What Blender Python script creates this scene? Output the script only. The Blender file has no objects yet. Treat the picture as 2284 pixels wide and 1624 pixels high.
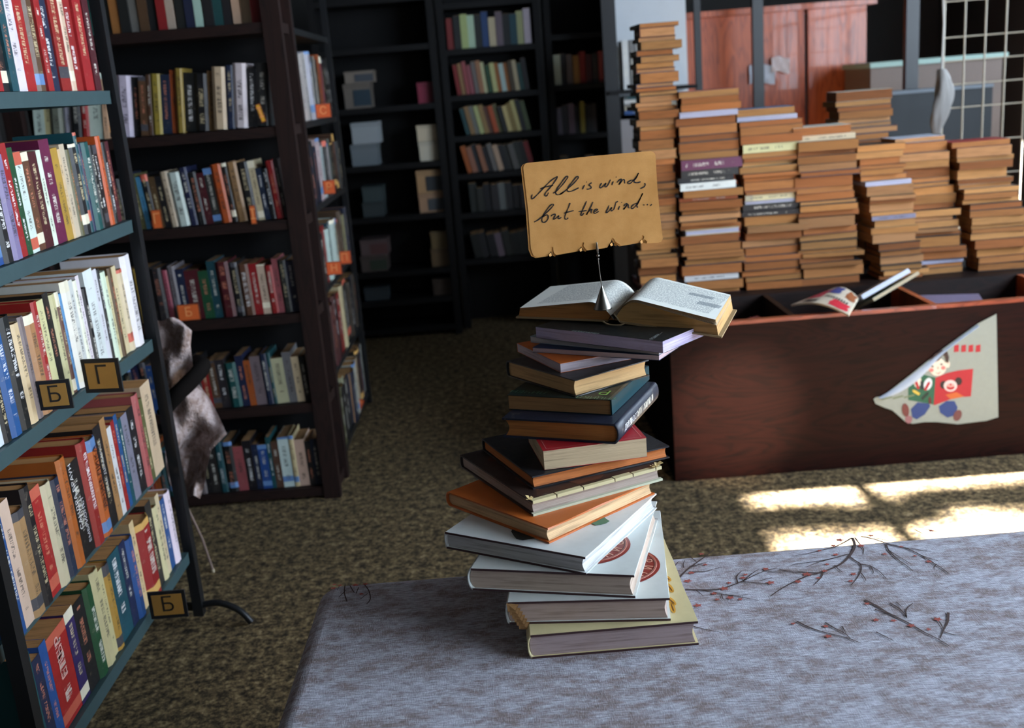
import bpy, math, random
from math import sin, cos, pi, radians, tan
from mathutils import Vector, Matrix

# ------------------------------------------------------------------ camera, light, exposure
SC = bpy.context.scene
COL = SC.collection
FPX, CX, CY, EYE = 2350.0, 1142.0, 812.0, 1.35
PITCH, ROLL = radians(14.8), radians(4.6)

cam_d = bpy.data.cameras.new('camera')
cam = bpy.data.objects.new('camera', cam_d); COL.objects.link(cam)
cam_d.sensor_width = 36.0
cam_d.lens = 36.0 * FPX / 2284.0
cam_d.clip_start = 0.05
cam_d.dof.use_dof = True
cam_d.dof.focus_distance = 1.72
cam_d.dof.aperture_fstop = 4.6
cam.matrix_world = Matrix.Translation((0, 0, EYE)) @ Matrix.Rotation(pi/2 - PITCH, 4, 'X') @ Matrix.Rotation(-ROLL, 4, 'Z')
SC.camera = cam

SC.view_settings.view_transform = 'Standard'
SC.view_settings.look = 'None'
SC.view_settings.gamma = 1.0
SC.view_settings.use_curve_mapping = False
SC.view_settings.exposure = 0.0

world = bpy.data.worlds.new('world'); SC.world = world; world.use_nodes = True
wn = world.node_tree; wn.nodes['Background'].inputs[0].default_value = (0.55, 0.72, 1.0, 1)
wn.nodes['Background'].inputs[1].default_value = 0.3

def light(name, kind, loc, rot, energy, color, **kw):
    d = bpy.data.lights.new(name, kind); d.energy = energy; d.color = color
    for k, v in kw.items(): setattr(d, k, v)
    o = bpy.data.objects.new(name, d); COL.objects.link(o)
    o.location = loc; o.rotation_euler = rot
    return o
def aim(o, target):
    o.rotation_euler = (Vector(target) - o.location).to_track_quat('-Z', 'Y').to_euler()

WX = 3.3        # inner face of the window wall on the right
ELEV = radians(38.0)
sun = light('sun', 'SUN', (6, 3, 5), (0, 0, 0), 250.0, (1.0, 0.98, 0.96), angle=radians(0.9))
sun.rotation_euler = Vector((-cos(ELEV), 0.0, -sin(ELEV))).to_track_quat('-Z', 'Y').to_euler()
w1 = light('daylight_and_fill', 'AREA', (WX + 0.12, 1.07, 1.82), (0, 0, 0), 410.0, (0.70, 0.84, 1.0), shape='RECTANGLE', size=3.9, size_y=1.4)
w1.rotation_euler = (0, radians(90), 0); w1.data.size = 1.6; w1.data.size_y = 4.3
w2 = light('daylight_and_fill', 'AREA', (WX + 0.12, 5.1, 1.48), (0, 0, 0), 45.0, (0.72, 0.86, 1.0), shape='RECTANGLE', size=1.3, size_y=2.0)
w2.rotation_euler = (0, radians(90), 0); w2.data.size = 0.55; w2.data.size_y = 2.0
front_fill = light('daylight_and_fill', 'AREA', (1.5, -1.58, 1.75), (radians(90), 0, 0), 5.0, (1.0, 0.95, 0.88), shape='RECTANGLE', size=1.8, size_y=1.1)  # frontal fill light added behind the camera, no window known there
front_fill.rotation_euler = (radians(90), 0, pi)
aim(front_fill, (1.5, 3.0, 1.45))
glow = light('bin_glow_spot', 'SPOT', (1.7, -1.2, 1.95), (0, 0, 0), 3600.0, (1.0, 0.80, 0.62), spot_size=radians(6.4), spot_blend=1.0, shadow_soft_size=0.03)  # spot lamp added to throw the warm patch on the bin front
aim(glow, (0.73, 3.365, 0.22))

# ------------------------------------------------------------------ helpers
F_ = Vector((0, cos(PITCH), -sin(PITCH)))
R0 = Vector((1, 0, 0)); D0 = F_.cross(R0)
CR = R0 * cos(ROLL) + D0 * sin(ROLL); CD = -R0 * sin(ROLL) + D0 * cos(ROLL)
def _ray(u, v): return F_ + CR * (u - CX) / FPX + CD * (v - CY) / FPX
def on_z(u, v, z): r = _ray(u, v); return Vector((0, 0, EYE)) + r * ((z - EYE) / r.z)
def on_y(u, v, y): r = _ray(u, v); return Vector((0, 0, EYE)) + r * (y / r.y)
def on_x(u, v, x): r = _ray(u, v); return Vector((0, 0, EYE)) + r * (x / r.x)

def s2l(c):
    return tuple(((x / 12.92) if x <= 0.04045 else ((x + 0.055) / 1.055) ** 2.4) for x in c)
def rgb(r, g, b): return s2l((r / 255, g / 255, b / 255))

class MB:
    def __init__(s): s.v = []; s.f = []; s.smooth = []; s.c = []; s.cur = None
    def add(s, vs, fs, smooth=False):
        n = len(s.v); s.v += [tuple(p) for p in vs]
        for f in fs:
            s.f.append([i + n for i in f]); s.smooth.append(smooth); s.c.append(s.cur)
    def box(s, a, b, mat=None):
        x0, y0, z0 = a; x1, y1, z1 = b
        vs = [(x0,y0,z0),(x1,y0,z0),(x1,y1,z0),(x0,y1,z0),(x0,y0,z1),(x1,y0,z1),(x1,y1,z1),(x0,y1,z1)]
        if mat is not None: vs = [tuple(mat @ Vector(p)) for p in vs]
        s.add(vs, [(3,2,1,0),(4,5,6,7),(0,1,5,4),(1,2,6,5),(2,3,7,6),(3,0,4,7)])
    def prism(s, prof, y0, y1, mapf=None, smooth=False):
        """closed profile of (x,z) pairs extruded from y0 to y1"""
        n = len(prof)
        vs = [(x, y0, z) for x, z in prof] + [(x, y1, z) for x, z in prof]
        if mapf: vs = [tuple(mapf(Vector(p))) for p in vs]
        fs = [(i, (i+1) % n, (i+1) % n + n, i + n) for i in range(n)]
        s.add(vs, fs, smooth)
        s.add(vs, [tuple(range(n-1, -1, -1)), tuple(range(n, 2*n))])
    def tube(s, pts, r, seg=8, close=True, r2=None):
        pts = [Vector(p) for p in pts]; n = len(pts); rings = []
        up = Vector((0.123, 0.31, 0.94)).normalized()
        for i, p in enumerate(pts):
            t = (pts[min(i+1, n-1)] - pts[max(i-1, 0)]).normalized()
            a = t.cross(up)
            if a.length < 1e-3: a = t.cross(Vector((1, 0, 0)))
            a.normalize(); b = t.cross(a).normalized()
            rr = r if r2 is None else r + (r2 - r) * i / (n - 1)
            if isinstance(r, (list, tuple)): rr = r[i]
            rings.append([p + (a * cos(2*pi*k/seg) + b * sin(2*pi*k/seg)) * rr for k in range(seg)])
        vs = [q for ring in rings for q in ring]
        fs = [(i*seg+k, i*seg+(k+1) % seg, (i+1)*seg+(k+1) % seg, (i+1)*seg+k) for i in range(n-1) for k in range(seg)]
        s.add(vs, fs, True)
        if close:
            s.add(rings[0], [tuple(range(seg-1, -1, -1))]); s.add(rings[-1], [tuple(range(seg))])
    def lathe(s, prof, seg=24, centre=(0, 0, 0)):
        c = Vector(centre); n = len(prof)
        vs = [c + Vector((r*cos(2*pi*k/seg), r*sin(2*pi*k/seg), z)) for r, z in prof for k in range(seg)]
        fs = [(i*seg+k, i*seg+(k+1) % seg, (i+1)*seg+(k+1) % seg, (i+1)*seg+k) for i in range(n-1) for k in range(seg)]
        s.add(vs, fs, True)
    def grid(s, fn, nu, nv, smooth=True):
        vs = [fn(i/nu, j/nv) for j in range(nv+1) for i in range(nu+1)]
        fs = [(j*(nu+1)+i, j*(nu+1)+i+1, (j+1)*(nu+1)+i+1, (j+1)*(nu+1)+i) for j in range(nv) for i in range(nu)]
        s.add(vs, fs, smooth)
    def ribbon(s, pts, w, nrm, lift=0.0):
        """flat stroke along pts, width w (number or list), lying on a surface with normal nrm"""
        pts = [Vector(p) + nrm * lift for p in pts]; n = len(pts); vs = []
        for i, p in enumerate(pts):
            t = (pts[min(i+1, n-1)] - pts[max(i-1, 0)])
            if t.length < 1e-9: t = Vector((1, 0, 0))
            sd = nrm.cross(t.normalized()).normalized()
            ww = w[i] if isinstance(w, (list, tuple)) else w
            vs += [p + sd * ww / 2, p - sd * ww / 2]
        s.add(vs, [(2*i, 2*i+1, 2*i+3, 2*i+2) for i in range(n-1)])
    def poly(s, pts): s.add(pts, [tuple(range(len(pts)))])
    def mesh(s, name):
        me = bpy.data.meshes.new(name); me.from_pydata(s.v, [], s.f)
        me.polygons.foreach_set('use_smooth', s.smooth)
        if any(c is not None for c in s.c):
            at = me.color_attributes.new('tint', 'FLOAT_COLOR', 'CORNER')
            data = []
            for f, c in zip(s.f, s.c):
                data += list(tuple(c or (1, 1, 1)) + (1.0,)) * len(f)
            at.data.foreach_set('color', data)
        me.update(); return me
    def build(s, name, mat, parent=None, color=None, kind=None):
        o = bpy.data.objects.new(name, s.mesh(name)); COL.objects.link(o)
        o.data.materials.append(mat)
        if parent is not None: o.parent = parent
        if color is not None: o.color = (*color, 1)
        if kind: o['kind'] = kind
        return o

def tag(o, label=None, cat=None, group=None, kind=None):
    if label: o['label'] = label
    if cat: o['category'] = cat
    if group: o['group'] = group
    if kind: o['kind'] = kind
    return o
def empty(name, m, label=None, cat=None, group=None):
    o = bpy.data.objects.new(name, None); COL.objects.link(o)
    o.matrix_world = m if isinstance(m, Matrix) else Matrix.Translation(m)
    o.empty_display_size = 0.05
    return tag(o, label, cat, group)
def frame(x, y, z, loc):
    m = Matrix((x, y, z)).transposed().to_4x4(); m.translation = loc; return m
def catmull(pts, k=6):
    pts = [Vector(p) for p in pts]; out = []
    for i in range(len(pts) - 1):
        p0 = pts[max(i-1, 0)]; p1 = pts[i]; p2 = pts[i+1]; p3 = pts[min(i+2, len(pts)-1)]
        for j in range(k):
            t = j / k
            out.append(0.5 * ((2*p1) + (p2-p0)*t + (2*p0-5*p1+4*p2-p3)*t*t + (3*p1-p0-3*p2+p3)*t*t*t))
    out.append(pts[-1]); return out
ORD = ['first','second','third','fourth','fifth','sixth','seventh','eighth','ninth','tenth','eleventh','twelfth','thirteenth','fourteenth','fifteenth','sixteenth','seventeenth','eighteenth','nineteenth','twentieth','twenty-first','twenty-second','twenty-third','twenty-fourth','twenty-fifth','twenty-sixth','twenty-seventh','twenty-eighth','twenty-ninth','thirtieth','thirty-first','thirty-second','thirty-third','thirty-fourth','thirty-fifth','thirty-sixth','thirty-seventh','thirty-eighth','thirty-ninth','fortieth','forty-first','forty-second','forty-third','forty-fourth']

# ------------------------------------------------------------------ materials
class NT:
    def __init__(s, name):
        s.m = bpy.data.materials.new(name); s.m.use_nodes = True
        s.t = s.m.node_tree; s.b = s.t.nodes['Principled BSDF']
    def n(s, kind, **kw):
        nd = s.t.nodes.new(kind)
        for k, v in kw.items(): setattr(nd, k, v)
        return nd
    def l(s, a, b): s.t.links.new(a, b)
    def val(s, sock, v):
        if hasattr(v, 'links'): s.l(v, sock)
        else: sock.default_value = v
    def math(s, op, a, b=0.0, c=0.0, clamp=False):
        nd = s.n('ShaderNodeMath', operation=op, use_clamp=clamp)
        for i, x in enumerate((a, b, c)): s.val(nd.inputs[i], x)
        return nd.outputs[0]
    def mix(s, f, a, b, mode='MIX'):
        nd = s.n('ShaderNodeMix', data_type='RGBA', blend_type=mode)
        s.val(nd.inputs[0], f)
        for i, x in ((6, a), (7, b)):
            if hasattr(x, 'links'): s.l(x, nd.inputs[i])
            else: nd.inputs[i].default_value = (*x[:3], 1)
        return nd.outputs[2]
    def noise(s, scale, detail=3.0, rough=0.5, vec=None, dist=0.0, color=False):
        nd = s.n('ShaderNodeTexNoise'); nd.inputs['Scale'].default_value = scale
        nd.inputs['Detail'].default_value = detail; nd.inputs['Roughness'].default_value = rough
        nd.inputs['Distortion'].default_value = dist
        if vec is not None: s.l(vec, nd.inputs['Vector'])
        return nd.outputs['Color' if color else 'Fac']
    def mapping(s, vec, scale=(1,1,1), rot=(0,0,0), loc=(0,0,0)):
        nd = s.n('ShaderNodeMapping'); s.l(vec, nd.inputs[0])
        nd.inputs['Scale'].default_value = scale; nd.inputs['Rotation'].default_value = rot; nd.inputs['Location'].default_value = loc
        return nd.outputs[0]
    def ramp(s, fac, stops):
        nd = s.n('ShaderNodeValToRGB'); s.l(fac, nd.inputs[0]); e = nd.color_ramp.elements
        while len(e) < len(stops): e.new(0.5)
        for el, (p, c) in zip(e, stops): el.position = p; el.color = (*c, 1)
        return nd.outputs[0]
    def step(s, v, lo, hi):
        nd = s.n('ShaderNodeMapRange'); s.val(nd.inputs[0], v); nd.inputs[1].default_value = lo; nd.inputs[2].default_value = hi
        nd.clamp = True; return nd.outputs[0]
    def bump(s, h, strength=0.3, dist=0.001):
        nd = s.n('ShaderNodeBump'); nd.inputs['Strength'].default_value = strength; nd.inputs['Distance'].default_value = dist
        s.l(h, nd.inputs['Height']); s.l(nd.outputs[0], s.b.inputs['Normal'])
    def out(s, col, rough=0.6, metal=0.0, spec=0.5, coat=0.0):
        s.val(s.b.inputs['Base Color'], col if hasattr(col, 'links') else (*col, 1))
        s.val(s.b.inputs['Roughness'], rough); s.b.inputs['Metallic'].default_value = metal
        s.b.inputs['Specular IOR Level'].default_value = spec
        if coat: s.b.inputs['Coat Weight'].default_value = coat
        return s.m
    def obj(s): return s.n('ShaderNodeTexCoord').outputs['Object']
    def geo(s): return s.n('ShaderNodeNewGeometry').outputs['Position']
    def attr(s, name, o='Vector'):
        nd = s.n('ShaderNodeAttribute'); nd.attribute_type = 'OBJECT'; nd.attribute_name = name
        return nd.outputs[o]
    def ocol(s): return s.n('ShaderNodeObjectInfo').outputs['Color']
    def orand(s): return s.n('ShaderNodeObjectInfo').outputs['Random']

def plain(name, col, rough=0.6, metal=0.0, var=0.12, scale=40.0, spec=0.5, bump=0.0):
    n = NT(name); c = n.noise(scale, 4, 0.6, n.obj())
    base = n.mix(n.math('MULTIPLY', c, var * 2), col, tuple(x * 0.45 for x in col))
    if bump: n.bump(n.noise(scale * 4, 3, 0.6, n.obj()), bump, 0.001)
    return n.out(base, rough, metal, spec)

def m_ocolor(name, rough=0.5, var=0.15, scale=60.0, spec=0.5):
    n = NT(name); c = n.ocol(); f = n.noise(scale, 4, 0.6, n.obj())
    return n.out(n.mix(n.math('MULTIPLY', f, var*2), c, n.mix(0.5, c, (0, 0, 0))), rough, 0, spec)

def m_cover():
    """cover cloth or card: object colour, printed lettering and bands on the spine, rubbed edges"""
    n = NT('book_cover'); base = n.ocol(); o = n.obj(); rnd = n.orand()
    sep = n.n('ShaderNodeSeparateXYZ'); n.l(o, sep.inputs[0]); x, y, z = sep.outputs
    dim = n.n('ShaderNodeSeparateXYZ'); n.l(n.attr('size'), dim.inputs[0])
    yn = n.math('DIVIDE', y, dim.outputs[1]); zn = n.math('DIVIDE', z, dim.outputs[2])
    ink = n.attr('ink', 'Color'); band = n.attr('band', 'Color')
    off = n.math('MULTIPLY', rnd, 37.0)
    comb = n.n('ShaderNodeCombineXYZ'); n.val(comb.inputs[0], n.math('ADD', n.math('MULTIPLY', y, 420.0), off)); n.val(comb.inputs[1], n.math('MULTIPLY', zn, 3.0)); n.val(comb.inputs[2], off)
    glyph = n.step(n.noise(1.0, 1.5, 0.6, comb.outputs[0]), 0.47, 0.53)
    comb2 = n.n('ShaderNodeCombineXYZ'); n.val(comb2.inputs[0], n.math('ADD', n.math('MULTIPLY', y, 26.0), off))
    words_ = n.step(n.noise(1.0, 0.0, 0.5, comb2.outputs[0]), 0.42, 0.46)
    lane = n.math('LESS_THAN', n.math('ABSOLUTE', n.math('SUBTRACT', zn, 0.5)), 0.17)
    lo = n.math('GREATER_THAN', yn, n.math('ADD', 0.12, n.math('MULTIPLY', rnd, 0.2)))
    hi = n.math('LESS_THAN', yn, n.math('ADD', 0.8, n.math('MULTIPLY', rnd, 0.14)))
    onsp = n.math('LESS_THAN', x, 0.0006)
    msk = onsp
    for k in (glyph, words_, lane, lo, hi): msk = n.math('MULTIPLY', msk, k)
    r2 = n.math('FRACT', n.math('MULTIPLY', rnd, 13.7))
    b1 = n.math('LESS_THAN', n.math('ABSOLUTE', n.math('SUBTRACT', yn, n.math('ADD', 0.08, n.math('MULTIPLY', r2, 0.1)))), 0.055)
    b2 = n.math('GREATER_THAN', yn, n.math('ADD', 0.86, n.math('MULTIPLY', r2, 0.12)))
    bm = n.math('MULTIPLY', n.math('MULTIPLY', n.math('MAXIMUM', b1, b2), onsp), n.math('GREATER_THAN', n.math('FRACT', n.math('MULTIPLY', rnd, 7.3)), 0.78))
    c = n.mix(bm, base, band)
    c = n.mix(n.math('MULTIPLY', msk, 0.75), c, ink)
    wear = n.noise(45.0, 5, 0.7, o)
    edge = n.math('MULTIPLY', n.step(wear, 0.62, 0.72), 0.35)
    c = n.mix(edge, c, n.mix(0.5, c, rgb(190, 175, 150)))
    c = n.mix(n.math('MULTIPLY', n.step(n.noise(14, 4, 0.6, o), 0.45, 0.75), 0.3), c, n.mix(0.5, c, (0.02, 0.015, 0.01)))
    n.bump(n.noise(700, 2, 0.5, o), 0.15, 0.0004)
    return n.out(c, n.math('ADD', 0.32, n.math('MULTIPLY', wear, 0.3)), 0, 0.5)

def m_pages():
    """edge of a page block: fine leaf lines along the thickness axis"""
    n = NT('page_edges'); base = n.ocol(); o = n.obj()
    lines = n.noise(1.0, 2, 0.7, n.mapping(o, (6, 6, 1500)))
    broad = n.noise(1.0, 3, 0.6, n.mapping(o, (9, 9, 170)))
    stain = n.noise(18, 4, 0.6, o)
    c = n.mix(n.math('MULTIPLY', n.step(lines, 0.35, 0.65), 0.55), base, n.mix(0.55, base, (0.05, 0.03, 0.015)))
    c = n.mix(n.math('MULTIPLY', n.step(broad, 0.5, 0.68), 0.6), c, n.mix(0.6, c, (0.04, 0.02, 0.01)))
    c = n.mix(n.math('MULTIPLY', n.step(stain, 0.5, 0.75), 0.25), c, n.mix(0.6, c, (0.15, 0.07, 0.02)))
    n.bump(broad, 0.12, 0.0006)
    return n.out(c, 0.8, 0, 0.2)

def m_tint(name='printed_tint', rough=0.6):
    n = NT(name); nd = n.n('ShaderNodeVertexColor'); nd.layer_name = 'tint'
    c = n.mix(n.math('MULTIPLY', n.noise(60, 3, 0.6, n.obj()), 0.3), nd.outputs[0], n.mix(0.6, nd.outputs[0], (0, 0, 0)))
    return n.out(c, rough)

def m_wood(name, c1, c2, axis='X', scale=1.0, rough=0.35, coat=0.3, spec=0.5):
    n = NT(name); p = n.geo()
    sc = {'X': (0.9, 6, 6), 'Y': (6, 0.9, 6), 'Z': (6, 6, 0.7)}[axis]
    v = n.mapping(p, tuple(k * scale for k in sc))
    w = n.noise(1.6, 3, 0.55, v, 1.2)
    rings = n.math('FRACT', n.math('MULTIPLY', w, 11.0))
    fine = n.noise(1.0, 3, 0.6, n.mapping(p, tuple(k * scale * 14 for k in sc)))
    c = n.ramp(n.math('ADD', n.math('MULTIPLY', rings, 0.55), n.math('MULTIPLY', fine, 0.45)), [(0.1, c2), (0.55, c1), (0.95, tuple(a*0.6+b*0.4 for a, b in zip(c1, c2)))])
    n.bump(fine, 0.1, 0.0006)
    return n.out(c, rough, 0, spec, coat)

M = {}
M['cover'] = m_cover()
M['pages'] = m_pages()
M['ocol'] = m_ocolor('painted_card', 0.55)
M['gloss'] = m_ocolor('glossy_card', 0.3)
M['tint'] = m_tint()
M['ink'] = plain('black_ink', (0.012, 0.011, 0.013), 0.5, var=0.05)
M['black_metal'] = plain('black_painted_metal', rgb(22, 24, 27), 0.4, 0.0, 0.2, 30)
M['teal_metal'] = plain('teal_painted_metal', rgb(54, 78, 82), 0.5, 0.0, 0.3, 25, bump=0.1)
M['dark_wood'] = m_wood('dark_stained_wood', rgb(34, 20, 17), rgb(15, 9, 9), 'Z', 1.0, 0.55, 0.0, 0.25)
M['dark_wood_x'] = m_wood('dark_stained_wood_board', rgb(34, 20, 17), rgb(15, 9, 9), 'X', 1.0, 0.55, 0.0, 0.25)
M['black_wood'] = plain('blackened_wood', rgb(16, 16, 17), 0.6, 0, 0.2, 20, 0.2)
M['black_matt'] = plain('matt_black_and_shade', rgb(20, 17, 16), 0.95, 0, 0.2, 12, 0.08)  # matt black of the strap; on panels it puts shade into the colour
M['red_wood'] = m_wood('red_brown_veneer', rgb(36, 13, 9), rgb(14, 6, 5), 'X', 0.9, 0.5, 0.0, 0.10)
M['red_edge'] = m_wood('red_brown_edging', rgb(150, 72, 48), rgb(95, 36, 25), 'X', 1.0, 0.3, 0.4)
M['orange_wood'] = m_wood('orange_panel_wood', rgb(190, 92, 48), rgb(120, 48, 24), 'Z', 0.8, 0.4, 0.2)
M['wall'] = plain('dull_plaster', rgb(54, 53, 52), 0.9, 0, 0.1, 6)
M['steel'] = plain('dull_steel', rgb(120, 116, 108), 0.32, 1.0, 0.25, 120)
M['white_paint'] = plain('white_paint', rgb(205, 210, 215), 0.5, 0, 0.1, 12)
M['grey_panel'] = plain('grey_card_panel', rgb(140, 138, 142), 0.8, 0, 0.15, 14)

def m_floor():
    n = NT('speckled_carpet'); p = n.geo()
    a = n.noise(34, 4, 0.75, p); b = n.noise(85, 3, 0.7, p)
    s = n.math('ADD', n.math('MULTIPLY', a, 0.6), n.math('MULTIPLY', b, 0.4))
    c = n.ramp(s, [(0.40, rgb(32, 27, 22)), (0.48, rgb(76, 64, 46)), (0.56, rgb(126, 107, 76)), (0.66, rgb(172, 152, 118))])
    c = n.mix(n.math('MULTIPLY', n.step(n.noise(1.8, 3, 0.6, p), 0.4, 0.7), 0.25), c, rgb(70, 64, 50))
    n.bump(n.noise(420, 2, 0.7, p), 0.6, 0.003)
    return n.out(c, 0.95, 0, 0.15)
M['floor'] = m_floor()

def m_fabric():
    n = NT('woven_upholstery'); p = n.geo()
    thr = n.noise(1.0, 2, 0.7, n.mapping(p, (55, 420, 200)))
    thr2 = n.noise(1.0, 2, 0.7, n.mapping(p, (600, 90, 200)))
    heather = n.noise(1.0, 4, 0.65, n.mapping(p, (22, 40, 22)))
    c = n.mix(n.step(heather, 0.42, 0.62), rgb(182, 182, 194), rgb(140, 126, 126))
    c = n.mix(n.math('MULTIPLY', n.step(thr, 0.4, 0.62), 0.6), c, rgb(92, 82, 80))
    c = n.mix(n.math('MULTIPLY', n.step(thr2, 0.5, 0.66), 0.35), c, rgb(190, 192, 200))
    n.bump(n.math('ADD', thr, thr2), 0.5, 0.0015)
    return n.out(c, 0.9, 0, 0.2)
M['fabric'] = m_fabric()

def m_kraft():
    n = NT('kraft_card'); o = n.obj()
    c = n.mix(n.step(n.noise(14, 4, 0.6, o), 0.35, 0.7), rgb(216, 164, 98), rgb(194, 142, 78))
    c = n.mix(n.math('MULTIPLY', n.noise(600, 2, 0.6, o), 0.25), c, rgb(120, 84, 44))
    n.bump(n.noise(10, 3, 0.5, o), 0.35, 0.01)
    return n.out(c, 0.75, 0, 0.25)
M['kraft'] = m_kraft()

def m_cloth():
    n = NT('crumpled_garment_cloth'); o = n.obj()
    c = n.mix(n.step(n.noise(30, 4, 0.7, o), 0.4, 0.65), rgb(180, 164, 162), rgb(128, 106, 96))
    n.bump(n.noise(16, 5, 0.65, o), 0.9, 0.03)
    return n.out(c, 0.85, 0, 0.25)
M['cloth'] = m_cloth()

# ------------------------------------------------------------------ the room
def slab(name, a, b, mat, kind='structure', parent=None):
    mb = MB(); mb.box(a, b); o = mb.build(name, mat, parent)
    if kind and parent is None: o['kind'] = kind
    return o
slab('floor', (-2.6, -1.6, -0.05), (WX + 0.15, 8.1, 0.0), M['floor'])
slab('ceiling', (-2.6, -1.6, 2.9), (WX + 0.15, 8.1, 3.0), M['wall'])
slab('wall_left', (-2.7, -1.6, 0), (-2.6, 8.1, 2.9), M['wall'])
slab('wall_back', (-2.6, 8.0, 0), (WX + 0.15, 8.1, 2.9), M['wall'])
def wall_front():  # its opening is added for the frontal fill light
    mb = MB()
    for a, b in (((-2.6, 0), (0.55, 2.9)), ((2.45, 0), (WX + 0.15, 2.9)), ((0.55, 0), (2.45, 1.15)), ((0.55, 2.35), (2.45, 2.9))):
        mb.box((a[0], -1.7, a[1]), (b[0], -1.6, b[1]))
    o = mb.build('wall_front', M['wall']); o['kind'] = 'structure'
wall_front()
# right wall with two window openings
def wall_right():
    mb = MB()
    xs = (WX, WX + 0.1)
    def b(y0, y1, z0, z1): mb.box((xs[0], y0, z0), (xs[1], y1, z1))
    b(-1.6, -1.1, 0, 2.9); b(3.24, 4.1, 0, 2.9); b(6.1, 8.1, 0, 2.9)
    b(-1.1, 3.24, 0, 1.0); b(-1.1, 3.24, 2.64, 2.9)
    b(4.1, 6.1, 0, 1.2); b(4.1, 6.1, 1.75, 2.9)
    o = mb.build('wall_right', M['wall']); o['kind'] = 'structure'
wall_right()
zb = (WX - 1.065) * tan(ELEV)          # the transom whose shadow parts the sun patches
def window(name, y0, y1, z0, z1, bars_z, bars_y):
    e = empty(name, (WX + 0.03, (y0 + y1) / 2, z0)); e['kind'] = 'structure'
    inv = e.matrix_world.inverted()
    def p(nm, a, b):
        mb = MB(); mb.box(a, b, inv); return mb.build(nm, M['white_paint'], e)
    t = 0.04
    p('window_frame', (WX + 0.01, y0, z0), (WX + 0.06, y0 + t, z1)); p('window_frame', (WX + 0.01, y1 - t, z0), (WX + 0.06, y1, z1))
    p('window_frame', (WX + 0.01, y0, z0), (WX + 0.06, y1, z0 + t)); p('window_frame', (WX + 0.01, y0, z1 - 0.02), (WX + 0.06, y1, z1))
    for z in bars_z: p('transom', (WX + 0.02, y0 + t, z - 0.017), (WX + 0.05, y1 - t, z + 0.017))
    for y in bars_y: p('mullion', (WX + 0.02, y - 0.03, z0 + t), (WX + 0.05, y + 0.03, z1 - t))
window('window_1', -1.1, 3.24, 1.0, 2.64, [zb], [-0.5, 0.7, 1.9])
def added_front_window():  # unseen window added behind the camera around the fill light
    e = empty('added_window', (1.5, -1.65, 1.15)); e['kind'] = 'structure'; inv = e.matrix_world.inverted()
    for a, b in (((0.55, 1.15), (0.60, 2.35)), ((2.40, 1.15), (2.45, 2.35)), ((0.6, 1.15), (2.4, 1.2)), ((0.6, 2.3), (2.4, 2.35)), ((1.48, 1.2), (1.52, 2.3))):
        mb = MB(); mb.box((a[0], -1.67, a[1]), (b[0], -1.63, b[1]), inv); mb.build('window_frame', M['white_paint'], e)
added_front_window()
window('window_2', 4.1, 6.1, 1.2, 1.75, [], [5.1])

def sun_blocker():  # unseen board added to keep high sun out while sky light enters
    e = empty('sun_blocker', (WX + 0.1, 0.87, 2.66), 'unseen board added outside the large window to block high sun', 'sun_blocker')
    mb = MB(); mb.box((WX + 0.1, -1.7, 2.0 + 0.8*tan(ELEV)), (WX + 0.8, 3.6, 2.03 + 0.8*tan(ELEV)), e.matrix_world.inverted()); mb.build('board', M['wall'], e)
sun_blocker()
# tree outside the window, its twigs break up the sun on the floor
def tree():
    rnd = random.Random(5)
    e = empty('tree', (6.4, 2.6, 0), 'leafy tree standing outside the window', 'tree')
    mb = MB(); inv = e.matrix_world.inverted()
    def L(p): return inv @ Vector(p)
    mb.tube([L((6.4, 2.2, -0.5)), L((6.35, 2.3, 1.6)), L((6.3, 2.5, 3.2)), L((6.2, 2.7, 5.2))], [0.12, 0.1, 0.07, 0.03])
    mb.build('trunk', plain('bark', rgb(70, 58, 48), 0.9), e)
    lf = MB()
    def leaf(x, y, z, s_):
        c = Vector((x, y, z + (x - 5.5) * tan(ELEV)))
        a = Vector((rnd.uniform(-1, 1), rnd.uniform(-1, 1), rnd.uniform(-1, 1))).normalized()
        b = a.cross(Vector((0.3, 0.5, 0.8))).normalized()
        lf.add([L(c + a*s_), L(c + b*s_*0.5), L(c - a*s_), L(c - b*s_*0.5)], [(0, 1, 2, 3)])
    for k in range(2600):      # a hanging spray of leaves with gaps
        z = rnd.uniform(2.9, 3.85)
        y = 2.99 + 0.10 * (3.5 - z) + 0.03 * sin(z * 14) + rnd.gauss(0, 0.035)
        if rnd.random() < 0.25 + 0.2 * sin(z * 23): y += rnd.choice([0.07, -0.09])
        leaf(5.5 + rnd.uniform(-0.2, 0.2), y, z, rnd.uniform(0.015, 0.034))
    for k in range(900):       # leafy edge at the far side of the window
        z = rnd.uniform(2.9, 3.9); leaf(5.5 + rnd.uniform(-0.1, 0.1), 3.22 + 0.10 * (3.45 - z) + abs(rnd.gauss(0, 0.03)), z, rnd.uniform(0.015, 0.03))
    lf.build('leaves', plain('leaf_green', rgb(60, 90, 40), 0.6), e, kind='stuff')
tree()

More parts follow.
